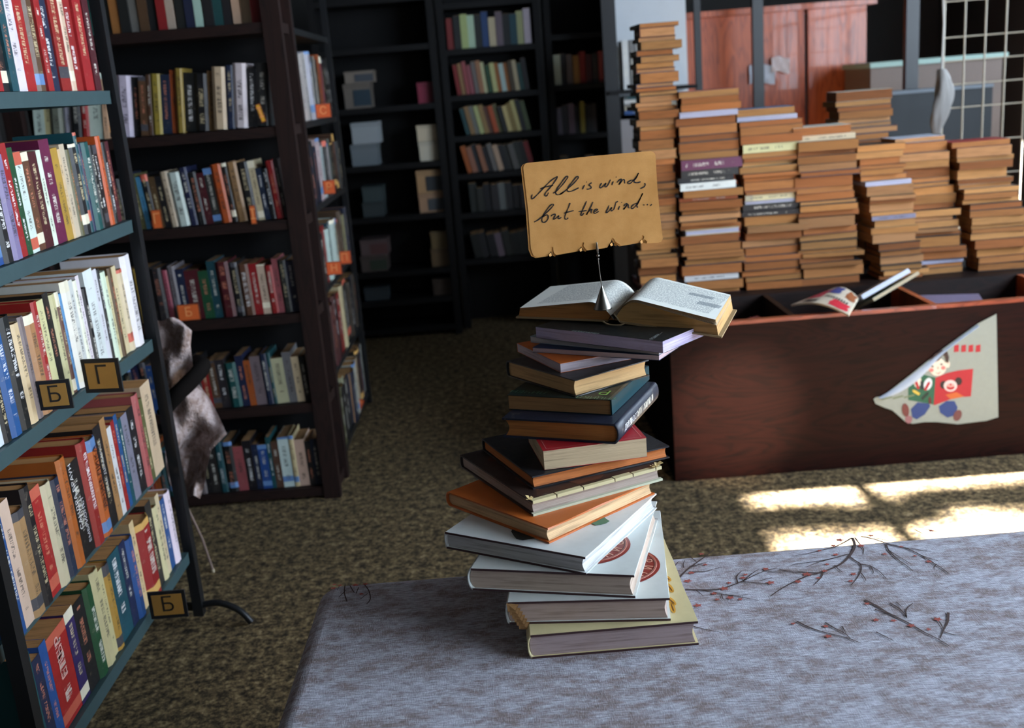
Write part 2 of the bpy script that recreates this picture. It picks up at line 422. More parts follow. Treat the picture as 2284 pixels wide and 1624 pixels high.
# ------------------------------------------------------------------ books
def book_parts(root, w, h, t, color, pages=rgb(196, 150, 100), ink=None, band=None, hard=True, rnd=None, round_spine=0.0, fore=0.0, over=0.003, bt=0.0022, warp=0.0, detail=False):
    """local axes: x spine to fore-edge, y tail to head, z thickness"""
    if not hard: over, bt = 0.0, 0.0005
    mb = MB()
    n = 8 if detail else 3
    outer = []; inner = []
    if round_spine > 0:
        for k in range(n + 1):
            a = pi * k / n
            outer.append((-round_spine * sin(a), t/2 - cos(a) * t/2))
            inner.append((-round_spine * sin(a) + bt, t/2 - cos(a) * (t/2 - bt)))
    else:
        outer = [(0, 0), (0, t)]; inner = [(bt, bt), (bt, t - bt)]
    prof = outer + [(w, t)] + [(w, t - bt)] + inner[::-1] + [(w, bt), (w, 0)]
    # as quads so that end caps stay clean
    O = [(w, 0)] + outer + [(w, t)]; I = [(w, bt)] + inner + [(w, t - bt)]
    if detail:
        xs = [w - w * k / 6 for k in range(1, 6)]
        O = [(w, 0)] + [(x, 0) for x in xs] + outer + [(x, t) for x in xs[::-1]] + [(w, t)]
        I = [(w, bt)] + [(x, bt) for x in xs] + inner + [(x, t - bt) for x in xs[::-1]] + [(w, t - bt)]
    m = len(O); ny = 6 if detail else 1
    vs = []
    for j in range(ny + 1):
        y = h * j / ny
        for (x, z) in O:
            dx = dz = 0
            if detail and rnd:
                if x > w - 1e-6: dx = rnd.uniform(-0.0012, 0.0006)
                dz = warp * (x / w) ** 2 * sin(pi * y / h + 0.3) * (1 if z > t/2 else 0.0)
            vs.append((x + dx, y, z + dz))
        for (x, z) in I:
            dz = warp * (x / w) ** 2 * sin(pi * y / h + 0.3) * (1 if z > t/2 else 0.0) if detail else 0
            vs.append((x, y, z + dz))
    fs = []
    for j in range(ny):
        a = j * 2 * m; b = (j + 1) * 2 * m
        for i in range(m - 1):
            fs.append((a+i, b+i, b+i+1, a+i+1)); fs.append((a+m+i, a+m+i+1, b+m+i+1, b+m+i))
        fs.append((a, a+m, b+m, b)); fs.append((a+m-1, b+m-1, b+2*m-1, a+2*m-1))
    for i in range(m - 1):
        fs.append((i, i+1, m+i+1, m+i)); k = ny * 2 * m
        fs.append((k+i, k+m+i, k+m+i+1, k+i+1))
    mb.add(vs, fs, False)
    cv = mb.build('cover', M['cover'], root, color)
    if round_spine > 0 and detail:
        for p in cv.data.polygons:
            if all(cv.data.vertices[i].co.x < 0.0005 for i in p.vertices): p.use_smooth = True
    cv['size'] = (w, h, t); cv['ink'] = ink or (0.75, 0.72, 0.6); cv['band'] = band or tuple(min(1, c * 0.5 + 0.08) for c in color)
    pb = MB()
    x0, x1, y0, y1 = bt + 0.0002, w - over, over, h - over
    z0, z1 = bt, t - bt
    if not hard: x1 = w - 0.0006; y0 = 0.0006; y1 = h - 0.0006
    k = 8 if detail else (4 if fore > 0 else 1)
    prof = []
    if round_spine > 0:
        ns = 5
        for i in range(ns + 1):
            a = pi * i / ns
            prof.append((x0 - max(0, round_spine - 0.001) * sin(a), t/2 + cos(a) * (t/2 - bt)))
    else: prof = [(x0, z1), (x0, z0)]
    fe = [(x1 - fore * sin(pi * i / k), z0 + (z1 - z0) * i / k) for i in range(k + 1)]
    prof = prof + fe
    pb.prism([(x, z) for x, z in prof], y0, y1)
    po = pb.build('page_block', M['pages'], root, pages)
    return cv, po

def book(name, mtx, w, h, t, color, label, group=None, **kw):
    r = empty(name, mtx, label, 'book', group)
    book_parts(r, w, h, t, color, **kw)
    return r

TONE = {
 'black': rgb(24, 25, 28), 'charcoal': rgb(46, 46, 48), 'navy': rgb(28, 42, 74), 'blue': rgb(34, 84, 150), 'light blue': rgb(80, 150, 196),
 'teal': rgb(26, 84, 92), 'green': rgb(30, 84, 52), 'red': rgb(168, 34, 36), 'maroon': rgb(84, 24, 34), 'orange': rgb(196, 98, 40),
 'mustard': rgb(184, 146, 60), 'cream': rgb(204, 188, 150), 'white': rgb(214, 214, 212), 'grey': rgb(128, 126, 124), 'brown': rgb(100, 70, 50),
 'pink': rgb(178, 92, 100), 'purple': rgb(104, 28, 76), 'tan': rgb(176, 136, 90), 'violet': rgb(52, 40, 92), 'olive': rgb(104, 104, 62), 'lilac': rgb(140, 130, 160)}
for _k in TONE:
    TONE[_k] = tuple(q * (0.92 if _k in ('white', 'cream') else 0.72) for q in TONE[_k])
CODE = {'k': 'black', 'K': 'charcoal', 'n': 'navy', 'b': 'blue', 'l': 'light blue', 't': 'teal', 'g': 'green', 'r': 'red', 'm': 'maroon', 'o': 'orange',
 'y': 'mustard', 'c': 'cream', 'w': 'white', 'G': 'grey', 'B': 'brown', 'p': 'pink', 'u': 'purple', 'T': 'tan', 'v': 'violet', 'e': 'olive', 'i': 'lilac'}
def pale(c): return c in 'cwyTilGpo'
def book_row(unit, rowname, start, rdir, n_out, length, specs, seed, group, depth=0.13, height=0.185, lean=0.0, pages=rgb(196, 150, 100), extra_depth=0.01, name='book', tmin=0.013, tmax=0.026, pos_word='from the left', reach=None, tone=1.0):
    """upright books: start = bottom corner of the row at the spine plane; rdir the row's direction to the right; n_out = direction the spines face"""
    rnd = random.Random(seed)
    tot = 0; items = []
    for s in specs:
        wd = 1.0
        c = s[0]
        if len(s) > 1: wd = float(s[1:])
        items.append((c, rnd.uniform(tmin, tmax) * wd))
    sumt = sum(t for _, t in items) / cos(lean)
    k = length / sumt if reach is None else 1.0
    pos = 0.0; x = -Vector(n_out); z = Vector(rdir); y = Vector((0, 0, 1))
    for i, (c, t) in enumerate(items):
        t *= k
        h = height * rnd.uniform(0.9, 1.07); w = depth * rnd.uniform(0.9, 1.05)
        if c in 'wl' : h *= 1.02
        o = rnd.uniform(-extra_depth, extra_depth)
        th = -lean          # lean>0 : tops to the right
        R = Matrix.Rotation(lean, 3, x.cross(Vector((0,0,1))).cross(Vector((0,0,1)))) if False else None
        yy = (y * cos(lean) + z * sin(lean)); zz = (z * cos(lean) - y * sin(lean))
        lift = max(0.0, t * sin(lean)); 
        p = Vector(start) + z * (pos + (0 if lean >= 0 else 0)) + y * (lift + 0.0004) + Vector(n_out) * o
        if lean < 0: p = Vector(start) + z * pos + y * 0.0004
        m = frame(x, yy, zz, p)
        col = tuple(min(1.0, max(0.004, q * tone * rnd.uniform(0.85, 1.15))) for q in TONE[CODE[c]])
        inkc = (0.03, 0.025, 0.025) if pale(c) else rnd.choice([(0.7, 0.68, 0.6), (0.6, 0.5, 0.3), (0.8, 0.8, 0.8), (0.55, 0.2, 0.12)])
        bandc = rnd.choice([(0.5, 0.1, 0.06), (0.7, 0.65, 0.5), (0.05, 0.05, 0.06), (0.1, 0.2, 0.4), (0.6, 0.35, 0.1)])
        lab = '%s book, %s %s, %s of %s' % (CODE[c], ORD[i], pos_word, rowname, unit)
        hard = rnd.random() < 0.45; pk = rnd.uniform(0.7, 1.0)
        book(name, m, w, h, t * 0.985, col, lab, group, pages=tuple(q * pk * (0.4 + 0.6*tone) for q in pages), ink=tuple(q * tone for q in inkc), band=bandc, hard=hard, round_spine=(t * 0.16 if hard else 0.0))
        pos += t / cos(lean)

def letter_mesh(text, size, extrude=0.0):
    cu = bpy.data.curves.new('lettering', 'FONT'); cu.body = text; cu.size = size; cu.extrude = extrude
    cu.align_x = 'CENTER'; cu.align_y = 'CENTER'; cu.resolution_u = 3
    o = bpy.data.objects.new('tmp', cu); COL.objects.link(o)
    bpy.context.view_layer.update()
    me = bpy.data.meshes.new_from_object(o.evaluated_get(bpy.context.evaluated_depsgraph_get()))
    bpy.data.objects.remove(o); bpy.data.curves.remove(cu); me.name = 'lettering'; return me
def lettering(text, size, mat, parent, local, color=None):
    me = letter_mesh(text, size)
    o = bpy.data.objects.new('lettering', me); COL.objects.link(o)
    me.materials.clear(); me.materials.append(mat)
    o.parent = parent; o.matrix_local = local
    if color: o.color = (*color, 1)
    return o

# ------------------------------------------------------------------ near metal rack on the left (unit A)
AX, AY0, AY1 = -0.90, 1.66, 2.60
AXP = AX
def rack_a():
    e = empty('metal_rack', (AX - 0.15, AY1, 0), 'dark metal rack with blue-grey shelves at the left, holding worn paperbacks', 'bookshelf')
    inv = e.matrix_world.inverted()
    def part(nm, fn, mat):
        mb = MB(); fn(mb); mb.v = [tuple(inv @ Vector(p)) for p in mb.v]; return mb.build(nm, mat, e)
    for z in (0.223, 0.475, 0.805, 1.105, 1.41, 1.72):
        def f(mb, z=z):
            AX = AXP - (0.035 if z == 0.475 else 0.0)
            mb.box((AX - 0.30, AY0, z - 0.004), (AX + 0.005, AY1 - 0.01, z))
            mb.box((AX + 0.001, AY0, z - 0.03), (AX + 0.005, AY1 - 0.01, z - 0.004))
            mb.box((AX - 0.30, AY0, z - 0.03), (AX - 0.296, AY1 - 0.01, z - 0.004))
            mb.box((AX - 0.30, AY1 - 0.014, z - 0.03), (AX + 0.005, AY1 - 0.01, z - 0.004))
        part('shelf', f, M['teal_metal'])
    for y in (AY1 + 0.012, AY0):
        part('post', lambda mb: mb.box((AX - 0.012, y - 0.014, 0.03), (AX + 0.014, y + 0.014, 1.95)), M['black_metal'])
        part('post', lambda mb: mb.box((AX - 0.31, y - 0.014, 0.03), (AX - 0.285, y + 0.014, 1.95)), M['black_metal'])
        part('foot', lambda mb: mb.tube(catmull([(AX - 0.02, y, 0.05), (AX + 0.05, y - 0.005, 0.062), (AX + 0.11, y - 0.02, 0.045), (AX + 0.145, y - 0.03, 0.008)]), 0.009), M['black_metal'])
        part('foot', lambda mb: mb.tube(catmull([(AX - 0.29, y, 0.05), (AX - 0.36, y, 0.062), (AX - 0.42, y, 0.008)]), 0.009), M['black_metal'])
        part('crossbar', lambda mb: mb.box((AX - 0.30, y - 0.006, 0.045), (AX, y + 0.006, 0.065)), M['black_metal'])
rack_a()
A_rows = [
 (1.411, 'top shelf', 'r w k r B r c o r k t w r B r n r c r r m', 0.215, 0.0),
 (1.106, 'eye-level shelf', 'c B k T w c b k i r g w B m w u1.3 y1.5 c0.6 c0.7 e0.7 k1.2 t0.8 n0.7 t1.1 k k1.1 o0.8 k m0.8', 0.210, -0.035),
 (0.806, 'middle shelf', 'c B w k b k c G T r0.8 c k c0.8 B0.7 l0.5 w w w0.7 w0.6 k0.6 w1.3 w0.8 k0.6 w0.7 c0.5 B c0.8 c w1.4', 0.215, -0.03),
 (0.476, 'lower shelf', 'b c T k r c n o k2.2 r1.2 o1.2 k1.1 T1.2 w0.8 r0.8 b0.9 t0.7 i1.3 k1.2 p0.9 e0.9 c1.8', 0.235, -0.03),
 (0.224, 'bottom shelf', 't n b r2 v1.2 k1.3 g0.8 c c0.8 y0.9 t1.6 n1.2 b0.8 c0.7 r2.2 K c0.9 c0.7 b0.7 w0.8', 0.215, -0.03),
]
for zi, nm, sp, hh, ln in A_rows:
    book_row('the metal rack', nm, (AX - 0.006, AY0 + 0.03, zi), (0, 1, 0), (1, 0, 0), (AY1 - 0.045) - (AY0 + 0.03), sp.split(), int(zi * 1000), 'books on the near metal rack',
             depth=0.135, height=hh * 0.97, lean=ln, pages=rgb(206, 150, 96), extra_depth=0.006, pos_word='from the near end')

def spine_letters(label, lines):
    for o in list(COL.objects):
        if o.get('label') == label:
            cv = [c for c in o.children if 'size' in c][0]; w, h, t = cv['size']
            for text, k, along, across, col in lines:
                m = frame(Vector((0, 1, 0)), Vector((0, 0, -1)), Vector((-1, 0, 0)), Vector((-0.0012 - (t*0.16 if cv.data.vertices and min(v.co.x for v in cv.data.vertices) < -0.001 else 0), h*along, t*across)))
                lettering(text, t*k, M['ocol'], cv, m, col)
for _l, _t in (('black book, ninth from the near end, lower shelf of the metal rack', [('САНДРА БРАУН', 0.30, 0.66, 0.26, rgb(220, 220, 220)), ('ЕМБРИОНЪТ', 0.26, 0.36, 0.70, rgb(200, 200, 205))]),
               ('orange book, eleventh from the near end, lower shelf of the metal rack', [('АНЖЕЛИКА', 0.5, 0.6, 0.5, rgb(70, 30, 20))]),
               ('black book, twelfth from the near end, lower shelf of the metal rack', [('ЖАК ДЕМИРАЛ', 0.36, 0.6, 0.5, rgb(200, 200, 200))]),
               ('red book, fourth from the near end, bottom shelf of the metal rack', [('ЕТЪР', 0.4, 0.7, 0.5, rgb(226, 170, 160))])):
    spine_letters(_l, _t)

def letter_card(letter, corner_px, plane, label, back=rgb(26, 26, 30), face=rgb(190, 140, 66), ink=(0.02, 0.015, 0.01), thick=0.004, frame_w=0.12, tilt=0.0, rotz=0.0):
    """small framed letter card; plane = ('y', value) facing the camera or ('x', value)"""
    pts = [on_y(*p, plane[1]) if plane[0] == 'y' else on_x(*p, plane[1]) for p in corner_px]
    tl, tr, br, bl = pts
    c = sum(pts, Vector()) / 4
    W = ((tr - tl).length + (br - bl).length) / 2; H = ((tl - bl).length + (tr - br).length) / 2
    if plane[0] == 'y': X = Vector((cos(rotz), sin(rotz), 0))
    else: X = Vector((sin(rotz), cos(rotz), 0))
    Y = Vector((0, 0, 1))
    if tilt: 
        Xt = X * cos(tilt) + Y * sin(tilt); Y = Y * cos(tilt) - X * sin(tilt); X = Xt
    Z = X.cross(Y)
    e = empty('letter_card', frame(X, Y, Z, c), label, 'sign', 'letter cards marking the shelves')
    mb = MB(); mb.box((-W/2, -H/2, -thick/2), (W/2, H/2, thick/2)); mb.build('card_frame', M['ocol'], e, back)
    f = frame_w * H
    mb = MB(); mb.box((-W/2 + f, -H/2 + f, thick/2), (W/2 - f, H/2 - f, thick/2 + 0.0008)); cf = mb.build('card_face', M['ocol'], e, face)
    lettering(letter, H * 0.78, M['ocol'], cf, Matrix.Translation((0, 0, thick/2 + 0.0012)), ink)
    return e
letter_card('Г', [(180, 798), (272, 802), (274, 878), (186, 872)], ('y', 2.08), 'yellow card with a Cyrillic letter below the middle shelf of the near rack', rotz=-0.15)
letter_card('Б', [(332, 1319), (414, 1317), (418, 1375), (334, 1380)], ('y', 2.24), 'yellow card with a Cyrillic letter below the bottom shelf of the near rack')
letter_card('Б', [(84, 846), (160, 850), (160, 915), (86, 910)], ('y', 1.90), 'cropped yellow card behind the other card at the far left edge')

# ------------------------------------------------------------------ wooden bookcase facing the camera (unit B)
BY = 3.47
def bookcase_b():
    x0, x1, d = -1.52, -0.635, 0.22
    e = empty('wooden_bookcase', ((x0+x1)/2, BY, 0), 'dark wooden bookcase facing the camera behind the metal rack', 'bookshelf')
    inv = e.matrix_world.inverted()
    def part(nm, a, b, mat):
        mb = MB(); mb.box(a, b, inv); return mb.build(nm, mat, e)
    for z in (0.045, 0.352, 0.668, 0.982, 1.28, 1.60, 1.90):
        part('shelf', (x0 + 0.02, BY + 0.0, z - 0.032), (x1 - 0.012, BY + d, z), M['dark_wood_x'])
    for xa in (x1 - 0.058, x0 - 0.03):
        part('post', (xa, BY - 0.004, 0), (xa + 0.058, BY + 0.03, 1.93), M['dark_wood'])
        part('post', (xa, BY + d - 0.03, 0), (xa + 0.058, BY + d, 1.93), M['dark_wood'])
    part('back_panel', (x0, BY + d, 0), (x1, BY + d + 0.012, 1.93), M['black_wood'])
bookcase_b()
B_rows = [
 (1.282, 'second shelf', 'w c G w k r w1.3 c0.6 k w1.2 k1.2 B0.6 B0.7 y1.2 n0.9 o0.6 y0.9 k k T0.8 c1.3 n1.2 w2.0 k1.3 K', 0.195, 0.10, -0.695),
 (0.984, 'third shelf', 'k B k c k w k G r0.9 k K k n0.6 e l0.7 k B k c1.1 w1.4 n k m K o1.3 k T1.2 k1.3 c0.7 n1.1 k0.7 r1.2 K0.8', 0.182, -0.07, -0.695),
 (0.670, 'fourth shelf', 'k c k K b k t0.8 k y1.1 k K p0.5 G0.7 n m1.2 g1.1 t0.9 m1.2 k1.1 B r1.1 c0.7 r1.0 p0.8 K n', 0.180, -0.03, -0.695),
 (0.354, 'fifth shelf', 'B k n K t k n k b0.8 k t0.8 w0.9 k c0.9 k r1.2 B K t1.1 n o0.7 G n t0.5 c1.1 G c0.9 k', 0.172, -0.04, -0.695),
 (0.047, 'bottom shelf', 'k G n K w k r0.7 o0.8 t t k B1.2 G k K t0.9 k p0.9 k n0.8 b0.9 t0.5 B w1.4 c0.9 c1.0 k n', 0.180, -0.02, -0.695),
]
for zi, nm, sp, hh, ln, xe in B_rows:
    lenx = xe - (-1.47)
    book_row('the wooden bookcase', nm, (-1.47, BY + 0.02, zi), (1, 0, 0), (0, -1, 0), lenx - (0.02 if ln > 0 else 0), sp.split(), int(zi * 777) + 3, 'books in the wooden bookcase', height=hh, lean=ln, pages=rgb(170, 130, 90), extra_depth=0.008, tone=0.75)  # tone puts the dimness away from the windows into the book colours
OR_ = rgb(206, 96, 42)
def tag_b(letter, px, label, tilt=0.0, face=OR_): return letter_card(letter, px, ('y', BY - 0.006), label, face=face, ink=rgb(230, 150, 90), back=rgb(120, 60, 30), frame_w=0.05, thick=0.002, tilt=tilt)
tag_b('Г', [(335, 468), (358, 468), (364, 510), (342, 510)], 'orange letter card at the left of the third bookcase shelf')
tag_b('Б', [(394, 681), (443, 676), (447, 712), (399, 718)], 'orange letter card on the fourth bookcase shelf above the hanging garment')
tag_b('І', [(556, 458), (570, 458), (572, 500), (559, 500)], 'narrow orange label near the right of the third bookcase shelf')
tag_b('І', [(579, 229), (590, 234), (584, 276), (573, 270)], 'tilted yellow label at the right of the second bookcase shelf', 0.25, rgb(214, 160, 40))

# ------------------------------------------------------------------ second metal rack behind the bookcase (unit C)
CXP, CY0, CY1 = -0.665, 3.76, 4.62
def rack_c():
    e = empty('metal_rack', (CXP - 0.15, CY0, 0), 'black metal rack seen edge-on behind the wooden bookcase, beside the aisle', 'bookshelf')
    inv = e.matrix_world.inverted()
    def part(nm, a, b, mat):
        mb = MB(); mb.box(a, b, inv); return mb.build(nm, mat, e)
    for z in (0.06, 0.37, 0.68, 0.98, 1.28, 1.60):
        part('shelf', (CXP - 0.30, CY0, z - 0.022), (CXP + 0.004, CY1, z), M['black_metal'])
    for y in (CY0 - 0.014, CY1 + 0.014):
        for x in (CXP - 0.31, CXP):
            part('post', (x - 0.012, y - 0.013, 0), (x + 0.012, y + 0.013, 1.95), M['black_metal'])
    for k in range(3):
        z = 0.45 + k * 0.5
        mb = MB(); mb.tube([inv @ Vector((CXP - 0.30, CY0 - 0.02, z)), inv @ Vector((CXP, CY0 - 0.02, z + 0.2))], 0.006); mb.build('brace', M['black_metal'], e)
rack_c()
C_rows = [
 (1.281, 'second shelf', 'p1.1 w1.2 w1.4 w1.3 w1.2 c K0.7 w0.7 K o p k k k', 0.23, -0.02),
 (0.981, 'third shelf', 'n1.6 k1.4 n1.2 w1.5 w0.7 k w1.0 G0.7 k B k', 0.215, -0.02),
 (0.681, 'fourth shelf', 'n k p0.7 r0.8 w0.9 t1.3 w1.2 T B0.9 B k c n', 0.21, -0.02),
 (0.371, 'fifth shelf', 'c0.5 k m1.2 m0.9 k r1.4 c1.2 e0.7 K k n k', 0.24, -0.02),
 (0.061, 'bottom shelf', 'w0.8 e1.1 k c0.6 K n1.3 w0.8 c k n w', 0.225, -0.02),
]
for zi, nm, sp, hh, ln in C_rows:
    book_row('the aisle rack', nm, (CXP - 0.004, CY0 + 0.01, zi), (0, 1, 0), (1, 0, 0), CY1 - CY0 - 0.03, sp.split(), int(zi * 555) + 9, 'books on the rack beside the aisle', height=hh, lean=ln, pages=rgb(200, 150, 96), extra_depth=0.014, tmin=0.02, tmax=0.036, pos_word='from the near end', depth=0.16, tone=0.5)  # tone darkens covers and pages for the shade on this rack
def tag_c(letter, px, Y, label, tilt=0.0):
    return letter_card(letter, px, ('y', Y), label, face=rgb(208, 92, 44), ink=rgb(236, 150, 90), back=rgb(130, 52, 28), frame_w=0.05, thick=0.002, tilt=tilt)
tag_c('С', [(702, 233), (737, 230), (739, 262), (706, 264)], 4.0, 'orange letter card on the second shelf of the aisle rack')
tag_c('Р', [(719, 403), (747, 401), (748, 432), (722, 434)], 4.0, 'orange letter card on the third shelf of the aisle rack')
tag_c('Н', [(727, 585), (761, 582), (763, 612), (730, 614)], 3.95, 'orange letter card on the fourth shelf of the aisle rack, the nearer one')
tag_c('П', [(752, 561), (782, 559), (784, 588), (756, 590)], 4.3, 'dim orange letter card just behind the nearer one on the aisle rack')
tag_c('М', [(786, 880), (814, 896), (800, 922), (774, 908)], 4.3, 'tilted reddish letter card sticking out low on the aisle rack', -0.5)

# ------------------------------------------------------------------ far bookcases
def far_case(name, label, x0, x1, y, d, zs, bottom, top=2.0, post=0.035, mat='black_wood', extra=None):
    e = empty(name, ((x0+x1)/2, y, 0), label, 'bookshelf')
    inv = e.matrix_world.inverted()
    def part(nm, a, b, m=mat):
        mb = MB(); mb.box(a, b, inv); return mb.build(nm, M[m], e)
    for z in zs: part('shelf', (x0 + post*0.5, y + 0.004, z - 0.03), (x1 - post*0.5, y + d, z))
    part('side_panel', (x0, y, bottom), (x0 + post, y + d, top)); part('side_panel', (x1 - post, y, bottom), (x1, y + d, top))
    part('back_panel', (x0, y + d, bottom), (x1, y + d + 0.01, top))
    return e
ZB = [on_y(800, 242, 5.93).z, on_y(816, 370, 5.93).z, on_y(832, 484, 5.93).z, on_y(835, 606, 5.93).z, on_y(840, 670, 5.93).z]
far_case('black_bookcase', 'tall black bookcase at the end of the aisle, nearly lost in shadow', -0.93, -0.27, 5.88, 0.3, (0.06, 1.60, 1.85) + tuple(ZB), 0.0)
far_case('shelf_unit', 'black shelf unit with faint book rows, to the right of the black bookcase', -0.255, 0.30, 6.0, 0.26, (0.40, 0.665, 0.885, 1.095, 1.315, 1.56, 1.80), 0.0)
far_case('corner_shelf', 'narrow black shelf unit beyond the kraft sign', 0.33, 0.70, 6.15, 0.26, (0.45, 0.75, 1.05, 1.325, 1.6), 0.0)

def far_books():
    mb = MB(); rnd = random.Random(77)
    def row(x0, x1, y, z, codes, h, lean=0.0, gapend=0.0, dep=0.14):
        items = codes.split(); k = (x1 - x0 - gapend) / len(items); x = x0
        for c in items:
            t = k * rnd.uniform(0.85, 1.12); hh = h * rnd.uniform(0.88, 1.08)
            m = Matrix.Translation((x, y + rnd.uniform(0, 0.012), z + (max(0, sin(lean)) * t))) @ Matrix.Rotation(-lean * -1 if False else lean, 4, 'Y')
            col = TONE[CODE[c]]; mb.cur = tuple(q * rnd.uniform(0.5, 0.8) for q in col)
            mb.box((0, 0, 0), (t * 0.96, dep, hh), m)
            mb.cur = rgb(180, 140, 95); mb.box((t*0.06, 0.002, hh), (t * 0.9, dep - 0.004, hh + 0.0008), m)
            x += k
        mb.cur = None
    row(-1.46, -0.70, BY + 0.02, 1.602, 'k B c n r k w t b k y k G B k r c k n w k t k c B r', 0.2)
    y = 6.02
    row(-0.21, 0.25, y, 1.562, 'r k c w k b c G k t c w', 0.17)
    row(-0.18, 0.25, y, 1.317, 'r T p p G T c g c o w o B c t k', 0.165, -0.10, 0.03)
    row(-0.15, 0.255, y, 1.097, 't T G c T B o e k c T c K e', 0.16, -0.2, 0.04)
    row(-0.16, 0.25, y, 0.887, 'o T K T k G c k K G K k r', 0.15, -0.22, 0.03)
    row(-0.16, 0.25, y, 0.667, 'K K k K G K k K G K', 0.15, -0.03)
    row(-0.16, 0.22, y, 0.402, 'k K k G K k K k', 0.14, -0.15, 0.02)
    y = 6.17
    row(0.37, 0.66, y, 1.327, 'w k G y r m K p', 0.17)
    row(0.37, 0.60, y, 1.052, 'G K G K y k K', 0.17)
    row(0.37, 0.62, y, 0.752, 'K k K n k', 0.17)
    # thin light spines on the outer side of the shelf unit
    o = mb.build('shelved_books', M['tint']); tag(o, 'rows of dim upright books on the far black shelf units', 'books', None, 'stuff')
far_books()

# boxes and flat items in the black bookcase
last_top = {}
def dim_box(px, y, color, label, stripe=None, side='left'):
    p = [on_y(*q, y) for q in px]
    x0, x1 = min(q.x for q in p), max(q.x for q in p); h0 = max(q.z for q in p) - min(q.z for q in p); zmid = sum(q.z for q in p) / 2
    zs = max([z for z in ZB if z < zmid] or [ZB[-1]])
    k = (side, zs); z0 = zs + 0.0005
    if k in last_top: z0 = last_top[k]
    z1 = z0 + h0; last_top[k] = z1 + 0.004
    e = empty('storage_box', ((x0+x1)/2, y, z0), label, 'box', 'boxes in the black bookcase')
    mb = MB(); w = (x1-x0)/2; h = z1 - z0
    mb.box((-w, 0, 0), (w, 0.16, h)); mb.build('box_body', M['ocol'], e, color)
    mb = MB(); mb.box((-w - 0.002, -0.002, h*0.8), (w + 0.002, 0.162, h + 0.002)); mb.build('box_lid', M['ocol'], e, tuple(q*0.85 for q in color))
    if stripe:
        mb = MB(); mb.box((-w*0.3, -0.003, h*0.1), (w, -0.001, h*0.75)); mb.build('box_label', M['ocol'], e, stripe)
Bx = [
 ((768, 168, 834, 188), rgb(120, 110, 100), rgb(60, 66, 74), 'left', 'topmost'), ((765, 192, 830, 242), rgb(100, 92, 84), rgb(30, 50, 62), 'left', 'second'),
 ((782, 275, 848, 317), rgb(150, 158, 162), None, 'left', 'third'), ((782, 330, 846, 372), rgb(110, 120, 126), None, 'left', 'fourth'),
 ((806, 410, 855, 440), rgb(56, 70, 72), None, 'left', 'fifth'), ((808, 455, 858, 482), rgb(52, 62, 64), None, 'left', 'sixth'),
 ((802, 532, 866, 562), rgb(96, 80, 80), rgb(90, 60, 60), 'left', 'seventh'), ((804, 577, 866, 606), rgb(80, 70, 66), rgb(50, 62, 50), 'left', 'eighth'),
 ((812, 645, 868, 668), rgb(46, 56, 62), None, 'left', 'ninth'),
 ((930, 192, 976, 234), rgb(120, 30, 54), None, 'right', 'topmost'), ((928, 275, 982, 306), rgb(200, 186, 160), None, 'right', 'second'),
 ((934, 323, 986, 361), rgb(200, 192, 172), None, 'right', 'third'), ((928, 388, 990, 434), rgb(176, 140, 100), rgb(48, 52, 56), 'right', 'fourth'),
 ((935, 450, 994, 486), rgb(176, 140, 110), rgb(70, 76, 80), 'right', 'fifth'), ((960, 522, 1004, 556), rgb(110, 92, 60), None, 'right', 'sixth'),
 ((962, 570, 1008, 604), rgb(104, 84, 58), None, 'right', 'seventh'), ((966, 640, 1012, 672), rgb(60, 48, 40), None, 'right', 'eighth')]
for (a, b, c, d), col, st, side, o in reversed(Bx):
    dim_box([(a, b), (c, d)], 5.93, col, 'dim box, %s down in the %s column of the black bookcase' % (o, side), st, side)

# display shelf with pale papers, beyond the first pile
def display():
    e = empty('display_stand', (0.78, 5.6, 0), 'white display stand with magazines, left of the first book pile', 'stand')
    inv = e.matrix_world.inverted()
    def part(nm, a, b, m):
        mb = MB(); mb.box(a, b, inv); return mb.build(nm, M[m], e)
    part('post', (0.585, 5.52, 0), (0.655, 5.57, 2.0), 'black_metal')
    part('panel', (0.60, 5.60, 0.72), (0.80, 5.62, 1.15), 'grey_panel'); part('panel', (0.60, 5.60, 0.0), (1.05, 5.62, 0.72), 'black_matt'); part('ledge', (0.60, 5.60, 1.13), (1.05, 5.76, 1.15), 'black_wood')  # low black panel added to stand for the dark gap behind the piles
    part('shelf', (0.60, 5.5, 1.262), (1.05, 5.75, 1.28), 'black_wood')
    part('back_panel', (0.655, 5.76, 1.15), (1.05, 5.78, 1.9), 'white_paint')
    cols = [('teal', 0.0), ('white', 0.022), ('lilac', 0.04), ('cream', 0.058), ('blue', 0.08)]
    z = 1.152
    for nm, col, t in (('blue', 'blue', 0.02), ('cream', 'cream', 0.022), ('grey', 'grey', 0.012), ('pale', 'white', 0.02), ('teal', 'teal', 0.018)):
        book('magazine', frame(Vector((0, 1, 0)), Vector((-1, 0, 0)), Vector((0, 0, 1)), Vector((0.99, 5.625, z))), 0.12, 0.30, t, TONE[col], 'flat %s magazine stacked on the display stand ledge' % nm, 'magazines on the display stand', pages=rgb(190, 200, 205), hard=False)
        z += t + 0.0005
    for k, c in enumerate(('white', 'grey', 'white')):
        x = 0.68 + k * 0.035
        book('magazine', frame(Vector((0, 1, 0)), Vector((0, 0, 1)), Vector((1, 0, 0)), Vector((x, 5.52, 1.281))), 0.16, 0.24, 0.03, TONE[c], 'upright pale magazine, %s from the left on the display stand' % ORD[k], 'magazines on the display stand', hard=False)
display()
part_box = MB()

